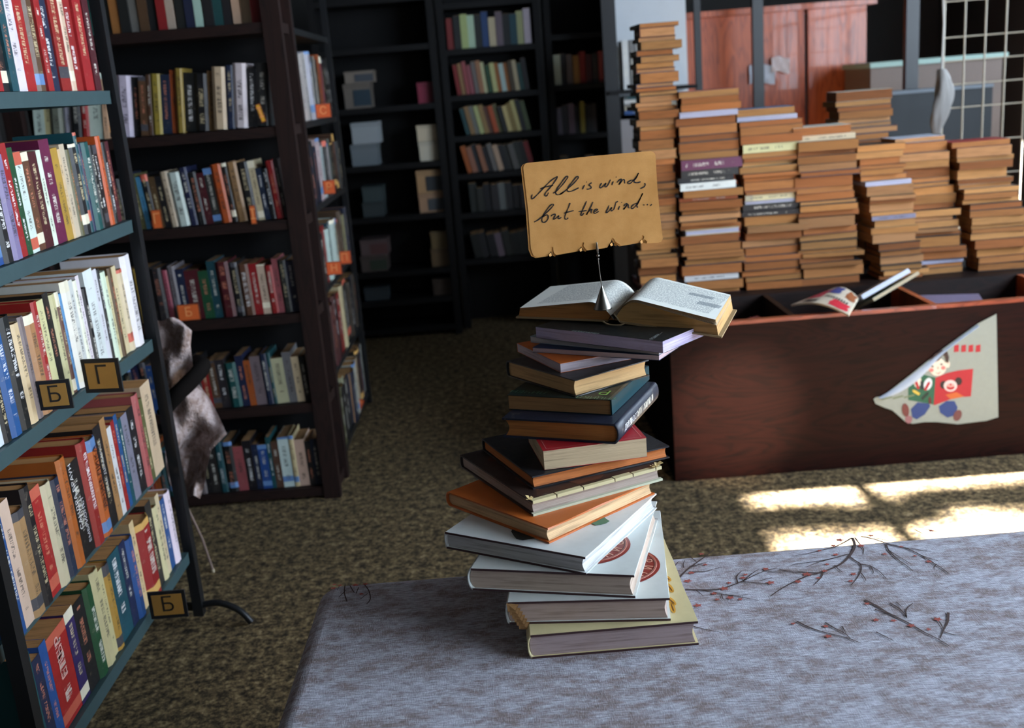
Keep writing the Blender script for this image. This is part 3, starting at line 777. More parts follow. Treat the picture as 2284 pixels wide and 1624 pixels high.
# ------------------------------------------------------------------ wooden bin with compartments
BX0, BX1, BYF, BZ = 0.525, 2.55, 3.365, 0.545
def bin_():
    e = empty('book_bin', ((BX0+BX1)/2, BYF, 0), 'long red-brown wooden bin full of books and magazines at the right', 'bin')
    inv = e.matrix_world.inverted()
    def part(nm, a, b, m):
        mb = MB(); mb.box(a, b, inv); return mb.build(nm, M[m], e)
    part('front_panel', (BX0, BYF, 0.0), (BX1, BYF + 0.018, BZ - 0.012), 'red_wood')
    part('top_edging', (BX0, BYF - 0.002, BZ - 0.012), (BX1, BYF + 0.022, BZ), 'red_edge')
    part('side_panel', (BX0, BYF + 0.018, 0), (BX0 + 0.018, 4.35, BZ - 0.002), 'black_matt')  # left side painted black for the shade it lies in
    part('side_panel', (BX1 - 0.018, BYF + 0.018, 0), (BX1, 4.35, BZ - 0.002), 'red_wood')
    part('inner_panel', (BX0 + 0.018, 3.76, 0), (BX1 - 0.018, 3.78, BZ - 0.002), 'dark_wood_x')
    part('bin_floor', (BX0 + 0.018, BYF + 0.02, 0.36), (BX1 - 0.018, 3.76, 0.38), 'black_wood')
    part('rear_top', (BX0 + 0.018, 3.78, BZ - 0.02), (BX1 - 0.018, 4.35, BZ - 0.001), 'dark_wood_x')
    for x, m in ((0.93, 'dark_wood'), (1.40, 'orange_wood'), (1.86, 'orange_wood'), (2.2, 'orange_wood')):
        part('divider', (x, BYF + 0.022, 0.38), (x + 0.02, 3.758, BZ - 0.004), m)
bin_()

# piles of paperbacks on the rear top of the bin
def shade(c, k): return tuple(q * k for q in c)
def pile(idx, word, x_bot, x_top, yf, z_top, w, h, seed, mode='fore', extra=None, tone=1.0, tops=None):
    """x = left edge of the front faces at bottom and top; yf front plane; h = width seen from the front"""
    rnd = random.Random(seed); z = BZ; k = 0; n = 0
    extra = extra or {}
    items = []
    while z < z_top - 0.012:
        t = rnd.choice([0.014, 0.018, 0.022, 0.026, 0.030, 0.036]) * rnd.uniform(0.9, 1.1)
        items.append(t); z += t + 0.0006
    total = len(items); z = BZ
    for i, t in enumerate(items):
        f = (z - BZ) / max(0.01, z_top - BZ)
        x = x_bot + (x_top - x_bot) * f + rnd.uniform(-0.011, 0.011)
        hh = h * rnd.uniform(0.93, 1.06); ww = w * rnd.uniform(0.92, 1.06)
        a = radians(rnd.uniform(-4, 4)); yy = yf + rnd.uniform(-0.008, 0.014)
        spec = extra.get(total - 1 - i)
        c = rnd.choice(['black', 'charcoal', 'black', 'brown', 'tan', 'navy', 'maroon', 'charcoal'])
        pg = rnd.choice([rgb(206, 142, 82), rgb(196, 130, 76), rgb(214, 154, 94), rgb(190, 118, 66), rgb(208, 150, 100), rgb(176, 108, 62)])
        spine_front = False; desc = 'lying flat'
        if spec:
            c = spec[0]; spine_front = spec[1] == 'spine'
            if spec[1] == 'white': pg = rgb(196, 196, 220); desc = 'with white edges'
            if spine_front: desc = 'showing its spine'
            if len(spec) > 2: t = spec[2]
        if mode == 'side':
            X = Vector((cos(a), sin(a), 0)); p = Vector((x, yy, z + 0.0003))
            m = frame(X, Vector((-sin(a), cos(a), 0)), Vector((0, 0, 1)), p); bw, bh = hh, ww
        elif spine_front:
            X = Vector((-sin(a), cos(a), 0)); Y = Vector((0, 0, 1)).cross(X)
            m = frame(X, Y, Vector((0, 0, 1)), Vector((x + hh, yy, z + 0.0003))); bw, bh = ww, hh
        else:
            X = Vector((sin(a), -cos(a), 0)); Y = Vector((0, 0, 1)).cross(X)
            m = frame(X, Y, Vector((0, 0, 1)), Vector((x, yy, z + 0.0003)) - X * ww); bw, bh = ww, hh
        up = total - i
        where = 'topmost' if up == 1 else ('%s from the top' % ORD[up - 1])
        col = tuple(q * rnd.uniform(0.85, 1.15) for q in TONE[c])
        book('paperback', m, bw, bh, t, col, '%s book %s, %s in %s' % (c, desc, where, word), 'paperbacks piled on the bin', pages=shade(pg, tone * rnd.uniform(0.5, 0.88)) if not (spec and spec[1] == 'white') else shade(pg, 0.8), hard=(rnd.random() < 0.3), ink=(0.04, 0.03, 0.03) if c in ('white', 'cream', 'pink', 'lilac') else (0.7, 0.65, 0.55), round_spine=0.0)
        z += t + 0.0006
    return z
Yp = 3.83
def XP(px, py): return on_y(px, py, Yp).x
pile(1, 'the leftmost pile', XP(1425, 640), XP(1432, 170), Yp + 0.02, 1.52, 0.20, 0.135, 11, 'side')
pile(2, 'the pile right of the sign', XP(1529, 650), XP(1512, 200), Yp, 1.315, 0.14, 0.215, 22, 'fore',
     {0: ('pink', 'page'), 1: ('mustard', 'page', 0.022), 3: ('white', 'white', 0.02), 9: ('purple', 'spine', 0.036), 10: ('black', 'spine', 0.026), 11: ('black', 'spine', 0.018), 12: ('white', 'spine', 0.026), 14: ('orange', 'spine', 0.012), 20: ('cream', 'white', 0.02), 27: ('white', 'spine', 0.02)})
pile(3, 'the blue-topped pile', XP(1666, 640), XP(1650, 220), Yp + 0.01, 1.255, 0.14, 0.215, 33, 'fore',
     {0: ('light blue', 'page', 0.026), 1: ('white', 'white', 0.016), 5: ('cream', 'spine', 0.03), 13: ('pink', 'page', 0.012), 14: ('cream', 'spine', 0.022), 15: ('white', 'white', 0.012), 16: ('black', 'spine', 0.026), 17: ('black', 'spine', 0.018)})
pile(4, 'the curved middle pile', XP(1792, 635), XP(1773, 280), Yp, 1.10, 0.14, 0.215, 44, 'fore',
     {0: ('white', 'page', 0.03), 1: ('cream', 'spine', 0.02)})
pile(5, 'the pile set back', XP(1880, 640) + 0.08, XP(1873, 230) + 0.09, Yp + 0.30, 1.21, 0.14, 0.215, 55, 'fore', {0: ('white', 'page', 0.036)})
pile(6, 'the narrow slanting pile', XP(1968, 635), XP(1906, 300), Yp - 0.0, 1.065, 0.14, 0.165, 66, 'fore', {6: ('white', 'white', 0.016), 9: ('mustard', 'page', 0.014), 12: ('lilac', 'spine', 0.016)})
pile(7, 'the wider slanting pile', XP(2075, 630) - 0.03, XP(2000, 300) + 0.0, Yp + 0.02, 1.05, 0.13, 0.175, 77, 'fore', {0: ('white', 'page', 0.016), 18: ('lilac', 'white', 0.016)})
pile(8, 'the rightmost pile', XP(2190, 600), XP(2118, 300), Yp, 1.04, 0.13, 0.20, 88, 'fore', {0: ('red', 'page', 0.02)})

# loose things in the front compartments
def loose():
    def lay(name, c, x, y, z, w, h, t, rot, label, cat='book', pages=rgb(190, 170, 140), hard=False):
        m = Matrix.Translation((x, y, z)) @ Matrix.Rotation(rot[2], 4, 'Z') @ Matrix.Rotation(rot[1], 4, 'Y') @ Matrix.Rotation(rot[0], 4, 'X')
        r = empty(name, m, label, cat, 'loose books and magazines in the bin')
        book_parts(r, w, h, t, TONE[c], pages=pages, hard=hard, ink=(0.04, 0.03, 0.03))
        return r
    lay('book', 'white', 1.17, 3.60, 0.50, 0.15, 0.21, 0.016, (radians(20), radians(-24), radians(-78)), 'white-edged book with a green cover propped in the bin', pages=rgb(200, 205, 222))
    lay('book', 'green', 1.21, 3.62, 0.485, 0.15, 0.21, 0.012, (radians(20), radians(-24), radians(-76)), 'thin green book beside the white-edged one in the bin')
    lay('book', 'black', 0.60, 3.45, 0.44, 0.14, 0.20, 0.02, (0.1, -0.1, 0.5), 'black book lying in the leftmost compartment')
    lay('book', 'mustard', 0.70, 3.47, 0.47, 0.14, 0.20, 0.01, (0.1, -0.2, 1.1), 'mustard booklet lying in the leftmost compartment')
    lay('book', 'pink', 0.80, 3.42, 0.46, 0.12, 0.18, 0.012, (0.05, -0.15, 0.2), 'pink booklet lying in the leftmost compartment')
    lay('book', 'black', 1.48, 3.45, 0.46, 0.14, 0.21, 0.03, (0.0, -0.1, 0.1), 'black book in the compartment right of the orange divider')
    lay('book', 'lilac', 1.62, 3.48, 0.495, 0.14, 0.2, 0.012, (0.0, -0.05, 1.3), 'lilac book in the compartment right of the orange divider')
    # curved colourful magazine
    e = empty('magazine', (1.07, 3.5, 0.44), 'curled colourful magazine lying face up in the bin', 'magazine', 'loose books and magazines in the bin')
    P = [on_z(1764, 680, 0.555), on_z(1850, 646, 0.565), on_z(1915, 664, 0.565), on_z(1893, 702, 0.556)]
    base = Vector((1.07, 3.5, 0.44)); P = [p - base for p in P]
    def surf(u, v, off=0.0):
        a = P[0].lerp(P[1], v); b = P[3].lerp(P[2], v)
        q = a.lerp(b, u); q.z += 0.022 * sin(pi * u) + off; return q
    mb = MB(); mb.grid(lambda u, v: surf(u, v), 10, 8); mb.grid(lambda u, v: surf(u, v, -0.006), 10, 8)
    for a in ((0, None), (1, None)):
        mb.grid(lambda u, v: surf(a[0], v, -0.006 * u), 1, 8, False)
        mb.grid(lambda u, v: surf(v, a[0], -0.006 * u), 1, 8, False)
    mb.build('cover', M['ocol'], e, rgb(220, 206, 184))
    mb = MB(); rr = random.Random(4)
    for (u0, v0, u1, v1, c) in [(0.05, 0.3, 0.35, 0.8, rgb(196, 60, 84)), (0.3, 0.62, 0.6, 0.95, rgb(70, 80, 150)), (0.62, 0.05, 0.95, 0.35, rgb(216, 40, 60)), (0.15, 0.05, 0.4, 0.2, rgb(40, 36, 40)), (0.75, 0.6, 0.97, 0.95, rgb(160, 90, 50))]:
        mb.cur = c; mb.grid(lambda u, v: surf(u0 + (u1-u0)*u + 0.02*sin(9*v), v0 + (v1-v0)*v + 0.02*sin(8*u), 0.001), 5, 4)
    mb.cur = rgb(30, 26, 30)
    for k in range(9):
        u = 0.42 + 0.055 * k; mb.grid(lambda a, b: surf(u + 0.03*a, 0.36 + 0.11*b, 0.0012), 1, 1)
    mb.build('cover_print', M['tint'], e)
loose()

# poster on the bin front
def poster():
    Y = BYF - 0.004
    e = empty('poster', (1.35, Y, 0.25), 'curling poster with a drawn boy reading, on the bin front', 'poster')
    base = Vector((1.35, Y, 0.25))
    def q(u, v, d=0.0): return on_y(u, v, Y) - base + Vector((0, -d, 0))
    def L(mb, pts, c, d):
        mb.cur = c; mb.poly([q(u, v, d) for u, v in pts][::-1])
    def ell(cx, cy, rx, ry, a=0.0, n=16):
        return [(cx + rx*cos(t)*cos(a) - ry*sin(t)*sin(a), cy + rx*cos(t)*sin(a) + ry*sin(t)*cos(a)) for t in [2*pi*k/n for k in range(n)]]
    sheet = [(1948, 890), (1952, 900), (1970, 908), (1990, 915), (2005, 928), (2018, 940), (2035, 945), (2062, 941), (2090, 941), (2136, 946), (2200, 938), (2226, 930), (2222, 700), (2180, 722), (2136, 754), (2096, 783), (2030, 836), (1968, 884), (1953, 886)]
    mb = MB(); n = len(sheet); c = rgb(146, 152, 144)
    fr = [q(u, v, 0.0022) for u, v in sheet]; bk = [q(u, v, 0.0008) for u, v in sheet]
    mb.add(fr + bk, [tuple(range(n - 1, -1, -1))] + [tuple(range(n, 2*n))] + [(i, (i+1) % n, (i+1) % n + n, i + n) for i in range(n)])
    mb.build('sheet', M['ocol'], e, c)
    # curled strip along the torn upper edge
    A = [(1958, 887), (1990, 868), (2030, 838), (2070, 806), (2100, 783), (2136, 756), (2180, 724)]
    Bp = [(1968, 887), (2000, 877), (2042, 850), (2070, 822), (2098, 792), (2137, 760), (2181, 728)]
    mb = MB()
    a3 = catmull([q(u, v, 0.0024) for u, v in A], 3); b3 = catmull([q(u, v, 0.007) for u, v in Bp], 3)
    vs = []
    for p, r in zip(a3, b3):
        mid = (p + r) / 2 + Vector((0, -0.010, 0)); vs += [p, mid, r]
    mb.add(vs, [(3*i, 3*i+1, 3*i+4, 3*i+3) for i in range(len(a3)-1)] + [(3*i+1, 3*i+2, 3*i+5, 3*i+4) for i in range(len(a3)-1)], True)
    mb.build('curled_edge', M['ocol'], e, rgb(176, 188, 206))
    mb = MB(); G, Rd, Sk, Hr, Bl = rgb(30, 92, 66), rgb(176, 28, 40), rgb(232, 214, 196), rgb(58, 36, 30), rgb(34, 60, 120)
    L(mb, [(2025, 866), (2025, 892), (2050, 896), (2082, 902), (2086, 842), (2062, 836), (2049, 832), (2040, 842)], G, 0.0027)
    L(mb, [(2086, 842), (2082, 904), (2096, 899), (2130, 886), (2165, 884), (2170, 822), (2136, 826), (2110, 832)], Rd, 0.0027)
    L(mb, ell(2046, 851, 8, 13, 0.2), rgb(220, 216, 200), 0.003); L(mb, ell(2069, 856, 9, 14, 0.3), rgb(216, 222, 226), 0.003)
    def pencil(x0, y0, x1, y1, w, c):
        dx, dy = x1-x0, y1-y0; l_ = math.hypot(dx, dy); nx, ny = -dy/l_*w, dx/l_*w
        L(mb, [(x0-nx, y0-ny), (x0+nx, y0+ny), (x1+nx, y1+ny), (x1+dx/l_*w*1.6, y1+dy/l_*w*1.6), (x1-nx, y1-ny)], c, 0.0034)
    pencil(2048, 867, 2042, 851, 3, Rd); pencil(2062, 870, 2071, 854, 3, Rd); pencil(2056, 868, 2055, 852, 3.2, rgb(24, 30, 40))
    pencil(2050, 879, 2038, 872, 3.2, rgb(212, 180, 70)); pencil(2055, 890, 2068, 877, 3.2, rgb(26, 44, 34)); pencil(2074, 900, 2073, 888, 3, rgb(90, 30, 30))
    # plain round smiling face printed on the red page
    L(mb, ell(2104, 858, 8, 9), rgb(40, 22, 24), 0.003); L(mb, ell(2137, 850, 8, 9), rgb(40, 22, 24), 0.003)
    L(mb, ell(2119, 860, 15, 13), rgb(226, 200, 196), 0.0034); L(mb, ell(2119, 863, 9, 6), Rd, 0.0038); L(mb, ell(2119, 859, 9, 4), rgb(226, 160, 150), 0.0041)
    L(mb, ell(2119, 857, 2.4, 2.4), Rd, 0.0044); L(mb, [(2108, 880), (2132, 874), (2150, 884), (2120, 890)], rgb(200, 96, 40), 0.0032)
    # boy: hair, face, legs and shoes
    L(mb, ell(2066, 821, 6, 7), Sk, 0.0029); L(mb, ell(2113, 812, 5, 8), Sk, 0.0029)
    L(mb, ell(2090, 818, 20, 20), Sk, 0.0032)
    L(mb, [(2070, 818), (2072, 804), (2084, 790), (2100, 780), (2112, 784), (2116, 796), (2114, 810), (2109, 806), (2106, 794), (2102, 791), (2094, 803), (2082, 809), (2074, 812)], Hr, 0.0037)
    L(mb, ell(2079, 817, 2.8, 2), (0.03, 0.03, 0.04), 0.004); L(mb, ell(2099, 812, 2.8, 2), (0.03, 0.03, 0.04), 0.004)
    L(mb, ell(2077, 825, 5, 4.4), rgb(214, 120, 116), 0.0036); L(mb, ell(2103, 820, 5, 4.4), rgb(214, 120, 116), 0.0036)
    L(mb, ell(2091, 820, 1.6, 3), rgb(170, 150, 130), 0.004); L(mb, [(2084, 829), (2091, 832), (2099, 827), (2092, 834)], rgb(170, 60, 60), 0.004)
    L(mb, [(2031, 912), (2046, 897), (2072, 900), (2074, 906), (2062, 924), (2044, 935), (2034, 930)], Bl, 0.0031)
    L(mb, [(2093, 906), (2110, 894), (2128, 894), (2135, 908), (2130, 926), (2112, 931), (2096, 920)], Bl, 0.0031)
    L(mb, ell(2019, 914, 8, 15, -0.15), rgb(110, 52, 48), 0.0034); L(mb, ell(2026, 935, 8, 9), rgb(150, 100, 104), 0.0031)
    L(mb, ell(2135, 926, 9, 13, 0.4), rgb(110, 62, 60), 0.0034)
    for k in range(4): L(mb, [(2128 + 16*k, 770), (2138 + 16*k, 768), (2138 + 16*k, 784), (2127 + 16*k, 785)], Rd, 0.003)
    for k in range(3): L(mb, [(1965 + 25*k, 889 - 2*k), (1988 + 25*k, 883 - 2*k), (1990 + 25*k, 886 - 2*k), (1966 + 25*k, 892 - 2*k)], rgb(110, 122, 90), 0.0028)
    mb.build('drawing', M['tint'], e)
poster()

# ------------------------------------------------------------------ upholstered bench
BT = 0.52
def bench():
    x0, x1, y0, y1, z0, z1, r = -0.372, 2.1, 0.95, 1.728, 0.12, BT, 0.03
    e = empty('upholstered_bench', ((x0+x1)/2, (y0+y1)/2, 0), 'low bench upholstered in grey woven fabric printed with brown branches', 'bench')
    c = Vector(((x0+x1)/2, (y0+y1)/2, 0))
    mb = MB(); n = 5; rc = 0.045
    def ring(ins, z):
        pts = []
        for (cx_, cy_, a0) in ((x1-rc, y1-rc, 0), (x0+rc, y1-rc, 90), (x0+rc, y0+rc, 180), (x1-rc, y0+rc, 270)):
            for k in range(n+1):
                a = radians(a0 + 90*k/n); pts.append(Vector((cx_ + (rc-ins)*cos(a), cy_ + (rc-ins)*sin(a), z)) - c)
        return pts
    rings = [ring(0, z0)] + [ring(r*(1-cos(radians(a))), z1 - r + r*sin(radians(a))) for a in (0, 20, 40, 60, 75, 90)]
    m = len(rings[0]); vs = [p for R in rings for p in R]
    fs = [(i*m+k, i*m+(k+1) % m, (i+1)*m+(k+1) % m, (i+1)*m+k) for i in range(len(rings)-1) for k in range(m)]
    mb.add(vs, fs, True); mb.add(rings[-1], [tuple(range(m))], False)
    mb.build('seat_cushion', M['fabric'], e)
    for x in (x0+0.08, x1-0.08):
        for y in (y0+0.08, y1-0.08):
            mb = MB(); mb.box((x-0.03-c.x, y-0.03-c.y, 0), (x+0.03-c.x, y+0.03-c.y, z0+0.01)); mb.build('leg', M['black_wood'], e)
    # printed branches
    up = Vector((0, 0, 1)); br = MB()
    def P(u, v): return on_z(u, v, BT + 0.0012) - c
    def sub(ox, oy, sx, sy, pts): return [(ox + x*sx, oy + y*sy) for x, y in pts]
    # traced in the 2284 px frame from the close-up of the fabric
    def Z(x, y): return (1500 + x*0.2802, 1020 + y*0.2802)
    B_ = [
     ([(1430,640),(1450,700),(1420,770),(1340,850),(1200,910),(1060,950),(950,1000),(860,1050),(780,1105)], 3.2),
     ([(1430,640),(1380,670),(1300,710),(1180,740),(1060,770),(980,780)], 2.0),
     ([(1400,770),(1250,810),(1130,830),(1010,845),(945,858)], 1.6), ([(1250,810),(1150,840),(1060,875)], 1.4),
     ([(1160,920),(1060,915),(960,905),(860,895)], 1.8), ([(1410,790),(1450,820),(1495,850),(1500,900),(1470,960),(1420,1020)], 2.2),
     ([(1495,850),(1560,860),(1620,890),(1660,920),(1700,965)], 1.8), ([(1500,920),(1530,960),(1540,985)], 1.4),
     ([(1200,910),(1180,960),(1120,1020)], 2.0), ([(1290,860),(1320,890),(1350,915)], 1.6), ([(1570,860),(1595,900),(1595,930)], 1.4),
     ([(1500,630),(1600,650),(1720,690),(1850,720),(1960,770),(2060,830),(2140,880),(2200,925)], 2.4),
     ([(1600,640),(1700,660),(1800,675),(1880,685)], 1.4), ([(1850,720),(1960,735),(2060,750)], 1.6),
     ([(1700,690),(1720,740),(1790,810),(1860,860),(1915,905)], 2.0), ([(1720,740),(1800,790),(1900,850)], 1.5), ([(1980,780),(2060,810),(2125,828)], 1.4), ([(2100,850),(2080,880),(2090,895)], 1.2),
     ([(1450,640),(1490,690),(1520,730),(1515,775)], 1.8),
     ([(1530,1135),(1620,1180),(1700,1230),(1800,1280),(1900,1330),(2000,1390),(2100,1440),(2200,1500)], 2.6),
     ([(1730,1160),(1800,1200),(1850,1250),(1865,1280)], 2.0), ([(1860,1270),(1860,1210),(1915,1160)], 1.8), ([(1780,1150),(1830,1195)], 1.4), ([(1610,1210),(1700,1240),(1800,1265)], 1.6),
     ([(2195,1235),(2190,1310),(2160,1370),(2130,1440)], 2.4), ([(2090,1275),(2130,1320),(2155,1365)], 1.8), ([(2160,1390),(2230,1410),(2290,1415)], 1.6),
     ([(990,1305),(1080,1350),(1180,1385),(1280,1410),(1400,1440),(1500,1480)], 2.0), ([(1215,1315),(1290,1360),(1370,1400),(1420,1450)], 1.8), ([(1350,1345),(1380,1400)], 1.4), ([(1620,1390),(1700,1430),(1760,1460)], 1.5),
     ([(50,960),(110,900),(190,840),(260,790),(330,735)], 2.4), ([(190,830),(150,800),(140,785)], 1.6), ([(150,870),(220,850),(290,830)], 1.6), ([(260,790),(360,770),(470,735)], 1.5), ([(130,910),(240,910),(330,890),(385,875)], 1.6), ([(90,880),(85,850),(100,820)], 1.4), ([(0,800),(40,770),(70,760)], 1.4), ([(10,880),(30,850),(55,825)], 1.4),
     ([(100,1050),(220,1055),(360,1050),(470,1020),(560,985),(640,945),(720,910),(830,880)], 2.4), ([(560,985),(640,920),(690,890)], 1.6), ([(520,1000),(510,950),(550,905)], 1.8), ([(560,990),(680,1000),(790,1018)], 1.6), ([(700,980),(800,955)], 1.3),
     ([(230,1055),(340,1075),(440,1095),(600,1095)], 1.8), ([(440,1095),(560,1115),(690,1142)], 1.6), ([(390,1090),(400,1125),(420,1140)], 1.4), ([(190,1060),(240,1100)], 1.3),
     ([(150,1340),(260,1370),(390,1395)], 1.6), ([(850,890),(960,915),(1100,915)], 1.4), ([(760,910),(900,912)], 1.2), ([(1930,575),(1975,600),(2010,620)], 1.4), ([(2010,570),(2100,590),(2200,605)], 1.5)]
    for pts, w in B_:
        pp = catmull([P(*Z(*p)) for p in pts], 3); nn = len(pp)
        wd = [w * 0.00125 * (1.35 - 0.85 * i / (nn-1)) for i in range(nn)]
        br.ribbon(pp, wd, up)
    for pts, w in [([(770,1302),(768,1322),(774,1342)], 2.6), ([(772,1316),(756,1332)], 1.8), ([(760,1303),(752,1316)], 1.8), ([(778,1302),(790,1322)], 2.4), ([(808,1299),(822,1316),(826,1336),(818,1347)], 2.4), ([(822,1322),(804,1336)], 1.8), ([(800,1310),(794,1324)], 2.2)]:
        pp = catmull([P(*p) for p in pts], 3); br.ribbon(pp, w * 0.0008, up)
    br.build('printed_branches', plain('brown_print', rgb(62, 42, 38), 0.9), e, kind='stuff')
    bl = MB(); rr = random.Random(8)
    spots = [Z(*p) for p in [(1280,705),(1170,745),(1230,852),(1070,932),(1500,705),(1580,625),(1690,770),(1820,712),(1930,785),(2040,830),(1440,930),(1420,985),(1160,960),(1210,905),(230,770),(150,920),(120,985),(450,1000),(410,1045),(580,935),(740,890),(780,998),(330,1085),(540,1130),(355,1132),(460,1118),(200,1180),(1550,1165),(1900,1340),(2040,1370),(1240,1425),(1220,1345),(960,1325),(2060,585),(560,960),(1330,660),(1300,775),(1000,990),(1760,1300),(1620,1295),(2110,1290),(260,855)]] + [(758, 1306), (744, 1312), (793, 1305), (806, 1325), (746, 1304), (815, 1303)]
    for (u, v) in spots:
        p = P(u, v); r_ = rr.uniform(0.004, 0.0078)
        n_ = 5; a0 = rr.uniform(0, 6)
        pts = []
        for k in range(n_ * 2):
            rad = r_ * (1.0 if k % 2 == 0 else 0.5); pts.append(p + Vector((cos(a0 + pi*k/n_)*rad*1.2, sin(a0 + pi*k/n_)*rad, 0.0002)))
        bl.poly(pts)
    bl.build('printed_blossoms', plain('rust_print', rgb(150, 70, 58), 0.9), e, kind='stuff')
bench()

# ------------------------------------------------------------------ the twisted stack of books on the bench
def sbook(idx, name, fx, fy, phi, l1, l2, z, t, color, label, spine, pages, hard=True, fore=0.004, rs=0.0, bt=0.0026, over=0.004, warp=0.0, ink=None, band=None):
    """front corner (fx,fy); phi = direction of the left-hand edge; l1 left-hand edge, l2 right-hand edge (phi-90)"""
    u = Vector((cos(phi), sin(phi), 0)); v = Vector((sin(phi), -cos(phi), 0)); Zv = Vector((0, 0, 1))
    if spine == 'L':      # spine at the far end of the left edge, runs parallel to v
        X = -u; Y = Zv.cross(X); o = Vector((fx, fy, z)) + u * l1; w, h = l1, l2
        if Y.dot(v) < 0: o = o + v * l2
    elif spine == 'R':    # spine runs along the right-hand edge from the front corner
        X = u; Y = Zv.cross(X); o = Vector((fx, fy, z)); w, h = l1, l2
        if Y.dot(v) < 0: o = o + v * l2
    elif spine == 'B':    # spine along the hidden far-left side, parallel to the left edge
        X = -v; Y = Zv.cross(X); o = Vector((fx, fy, z)) + v * l2; w, h = l2, l1
        if Y.dot(u) < 0: o = o + u * l1
    r = empty(name, frame(X, Y, Zv, o), label, 'book', 'twisted stack of books on the bench')
    rnd = random.Random(idx * 7 + 1)
    book_parts(r, w, h, t - 0.0004, color, pages=pages, hard=hard, fore=fore, round_spine=rs, bt=bt, over=over, detail=True, rnd=rnd, warp=warp, ink=ink, band=band)
    return r, frame(X, Y, Zv, o).inverted()
D = math.radians
GR = rgb(176, 166, 158)
STK = {}
def S(i, *a, **k): STK[i] = sbook(i, 'book', *a, **k); return STK[i][0]
maroon_edge = rgb(58, 30, 32)
S(15, 0.245, 1.413, D(180.5), 0.250, 0.322, 0.5202, 0.039, rgb(206, 192, 146), 'cream book with yellow flowers, lowest in the twisted stack', 'L', rgb(170, 150, 150), rs=0.006)
S(14, 0.206, 1.422, D(173.5), 0.243, 0.330, 0.559, 0.037, rgb(206, 210, 206), 'white book with a red oval emblem, second from the bottom of the stack', 'L', rgb(182, 160, 150), rs=0.005)
S(13, 0.156, 1.431, D(164.5), 0.254, 0.285, 0.596, 0.037, rgb(206, 210, 206), 'white book with a red oval emblem, third from the bottom of the stack', 'L', rgb(192, 172, 156), rs=0.008)
S(12, 0.086, 1.445, D(148), 0.254, 0.266, 0.633, 0.029, rgb(212, 216, 214), 'white book with a dark torn patch, fourth from the bottom of the stack', 'L', rgb(206, 206, 204), rs=0.003)
S(11, 0.035, 1.502, D(131), 0.246, 0.250, 0.662, 0.026, rgb(190, 98, 34), 'orange hardback, fifth from the bottom of the stack', 'L', rgb(222, 186, 142), rs=0.008)
S(10, 0.014, 1.554, D(116), 0.275, 0.248, 0.688, 0.025, rgb(44, 30, 26), 'battered brown hardback with a torn cream edge strip in the stack', 'L', rgb(176, 158, 146), rs=0.003)
S(9, 0.018, 1.603, D(111.5), 0.226, 0.256, 0.713, 0.023, rgb(19, 22, 29), 'black hardback with orange page edges in the stack', 'L', rgb(196, 116, 62), rs=0.003)
S(8, 0.039, 1.626, D(98), 0.15, 0.175, 0.736, 0.034, rgb(170, 26, 38), 'small thick book with a bright red cover in the stack', 'L', rgb(206, 184, 150), fore=0.0, hard=False)
S(7, 0.157, 1.630, D(156), 0.199, 0.246, 0.770, 0.035, rgb(11, 22, 42), 'thick navy leather book with a rounded spine in the stack', 'R', rgb(168, 108, 56), rs=0.008, bt=0.003, fore=0.007)
S(6, 0.159, 1.676, D(155), 0.189, 0.215, 0.8050, 0.027, rgb(10, 30, 27), 'dark green book with green lettering and a teal spine in the stack', 'R', rgb(150, 112, 72), rs=0.0, bt=0.0012, over=0.001, fore=0)
S(5, 0.103, 1.708, D(124), 0.200, 0.168, 0.832, 0.030, rgb(26, 25, 25), 'black hardback with tan page edges, fifth from the top of the stack', 'L', rgb(200, 162, 112), rs=0.004, bt=0.0018)
S(4, 0.083, 1.760, D(112), 0.189, 0.140, 0.862, 0.017, rgb(206, 104, 34), 'thin orange paperback with pale page edges in the stack', 'L', rgb(196, 182, 190), hard=False, fore=0)
S(3, 0.250, 1.727, D(149), 0.246, 0.165, 0.879, 0.0095, rgb(36, 52, 92), 'thin blue paperback with pinkish page edges in the stack', 'B', rgb(200, 180, 186), hard=False, fore=0)
S(2, 0.250, 1.727, D(142), 0.270, 0.165, 0.8885, 0.0115, rgb(120, 150, 170), 'thin pale blue paperback with grey page edges in the stack', 'B', rgb(190, 186, 190), hard=False, fore=0)
S(1, 0.252, 1.692, D(138), 0.275, 0.180, 0.900, 0.0215, rgb(22, 26, 26), 'black paperback with lilac page edges under the open book', 'B', rgb(184, 178, 214), hard=False, fore=0)
TOP = 0.9217

def on_top(i, pts, zt, lift=0.0006):
    r, inv = STK[i]; return [inv @ (on_z(u, v, zt) + Vector((0, 0, lift))) for u, v in pts]
UPZ = Vector((0, 0, 1))
def flat(i, name, pts, zt, color, lift=0.0006, mat='ocol'):
    mb = MB(); p = on_top(i, pts, zt, lift); 
    a = sum(((p[k].x*p[(k+1) % len(p)].y - p[(k+1) % len(p)].x*p[k].y) for k in range(len(p))))
    if a < 0: p = p[::-1]
    mb.poly(p); return mb.build(name, M[mat], STK[i][0], color)
def ellp(cx, cy, rx, ry, a=0.0, n=28, a0=0, a1=360):
    return [(cx + rx*cos(t)*cos(a) - ry*sin(t)*sin(a), cy + rx*cos(t)*sin(a) + ry*sin(t)*cos(a)) for t in [radians(a0 + (a1-a0)*k/(n-1)) for k in range(n)]]
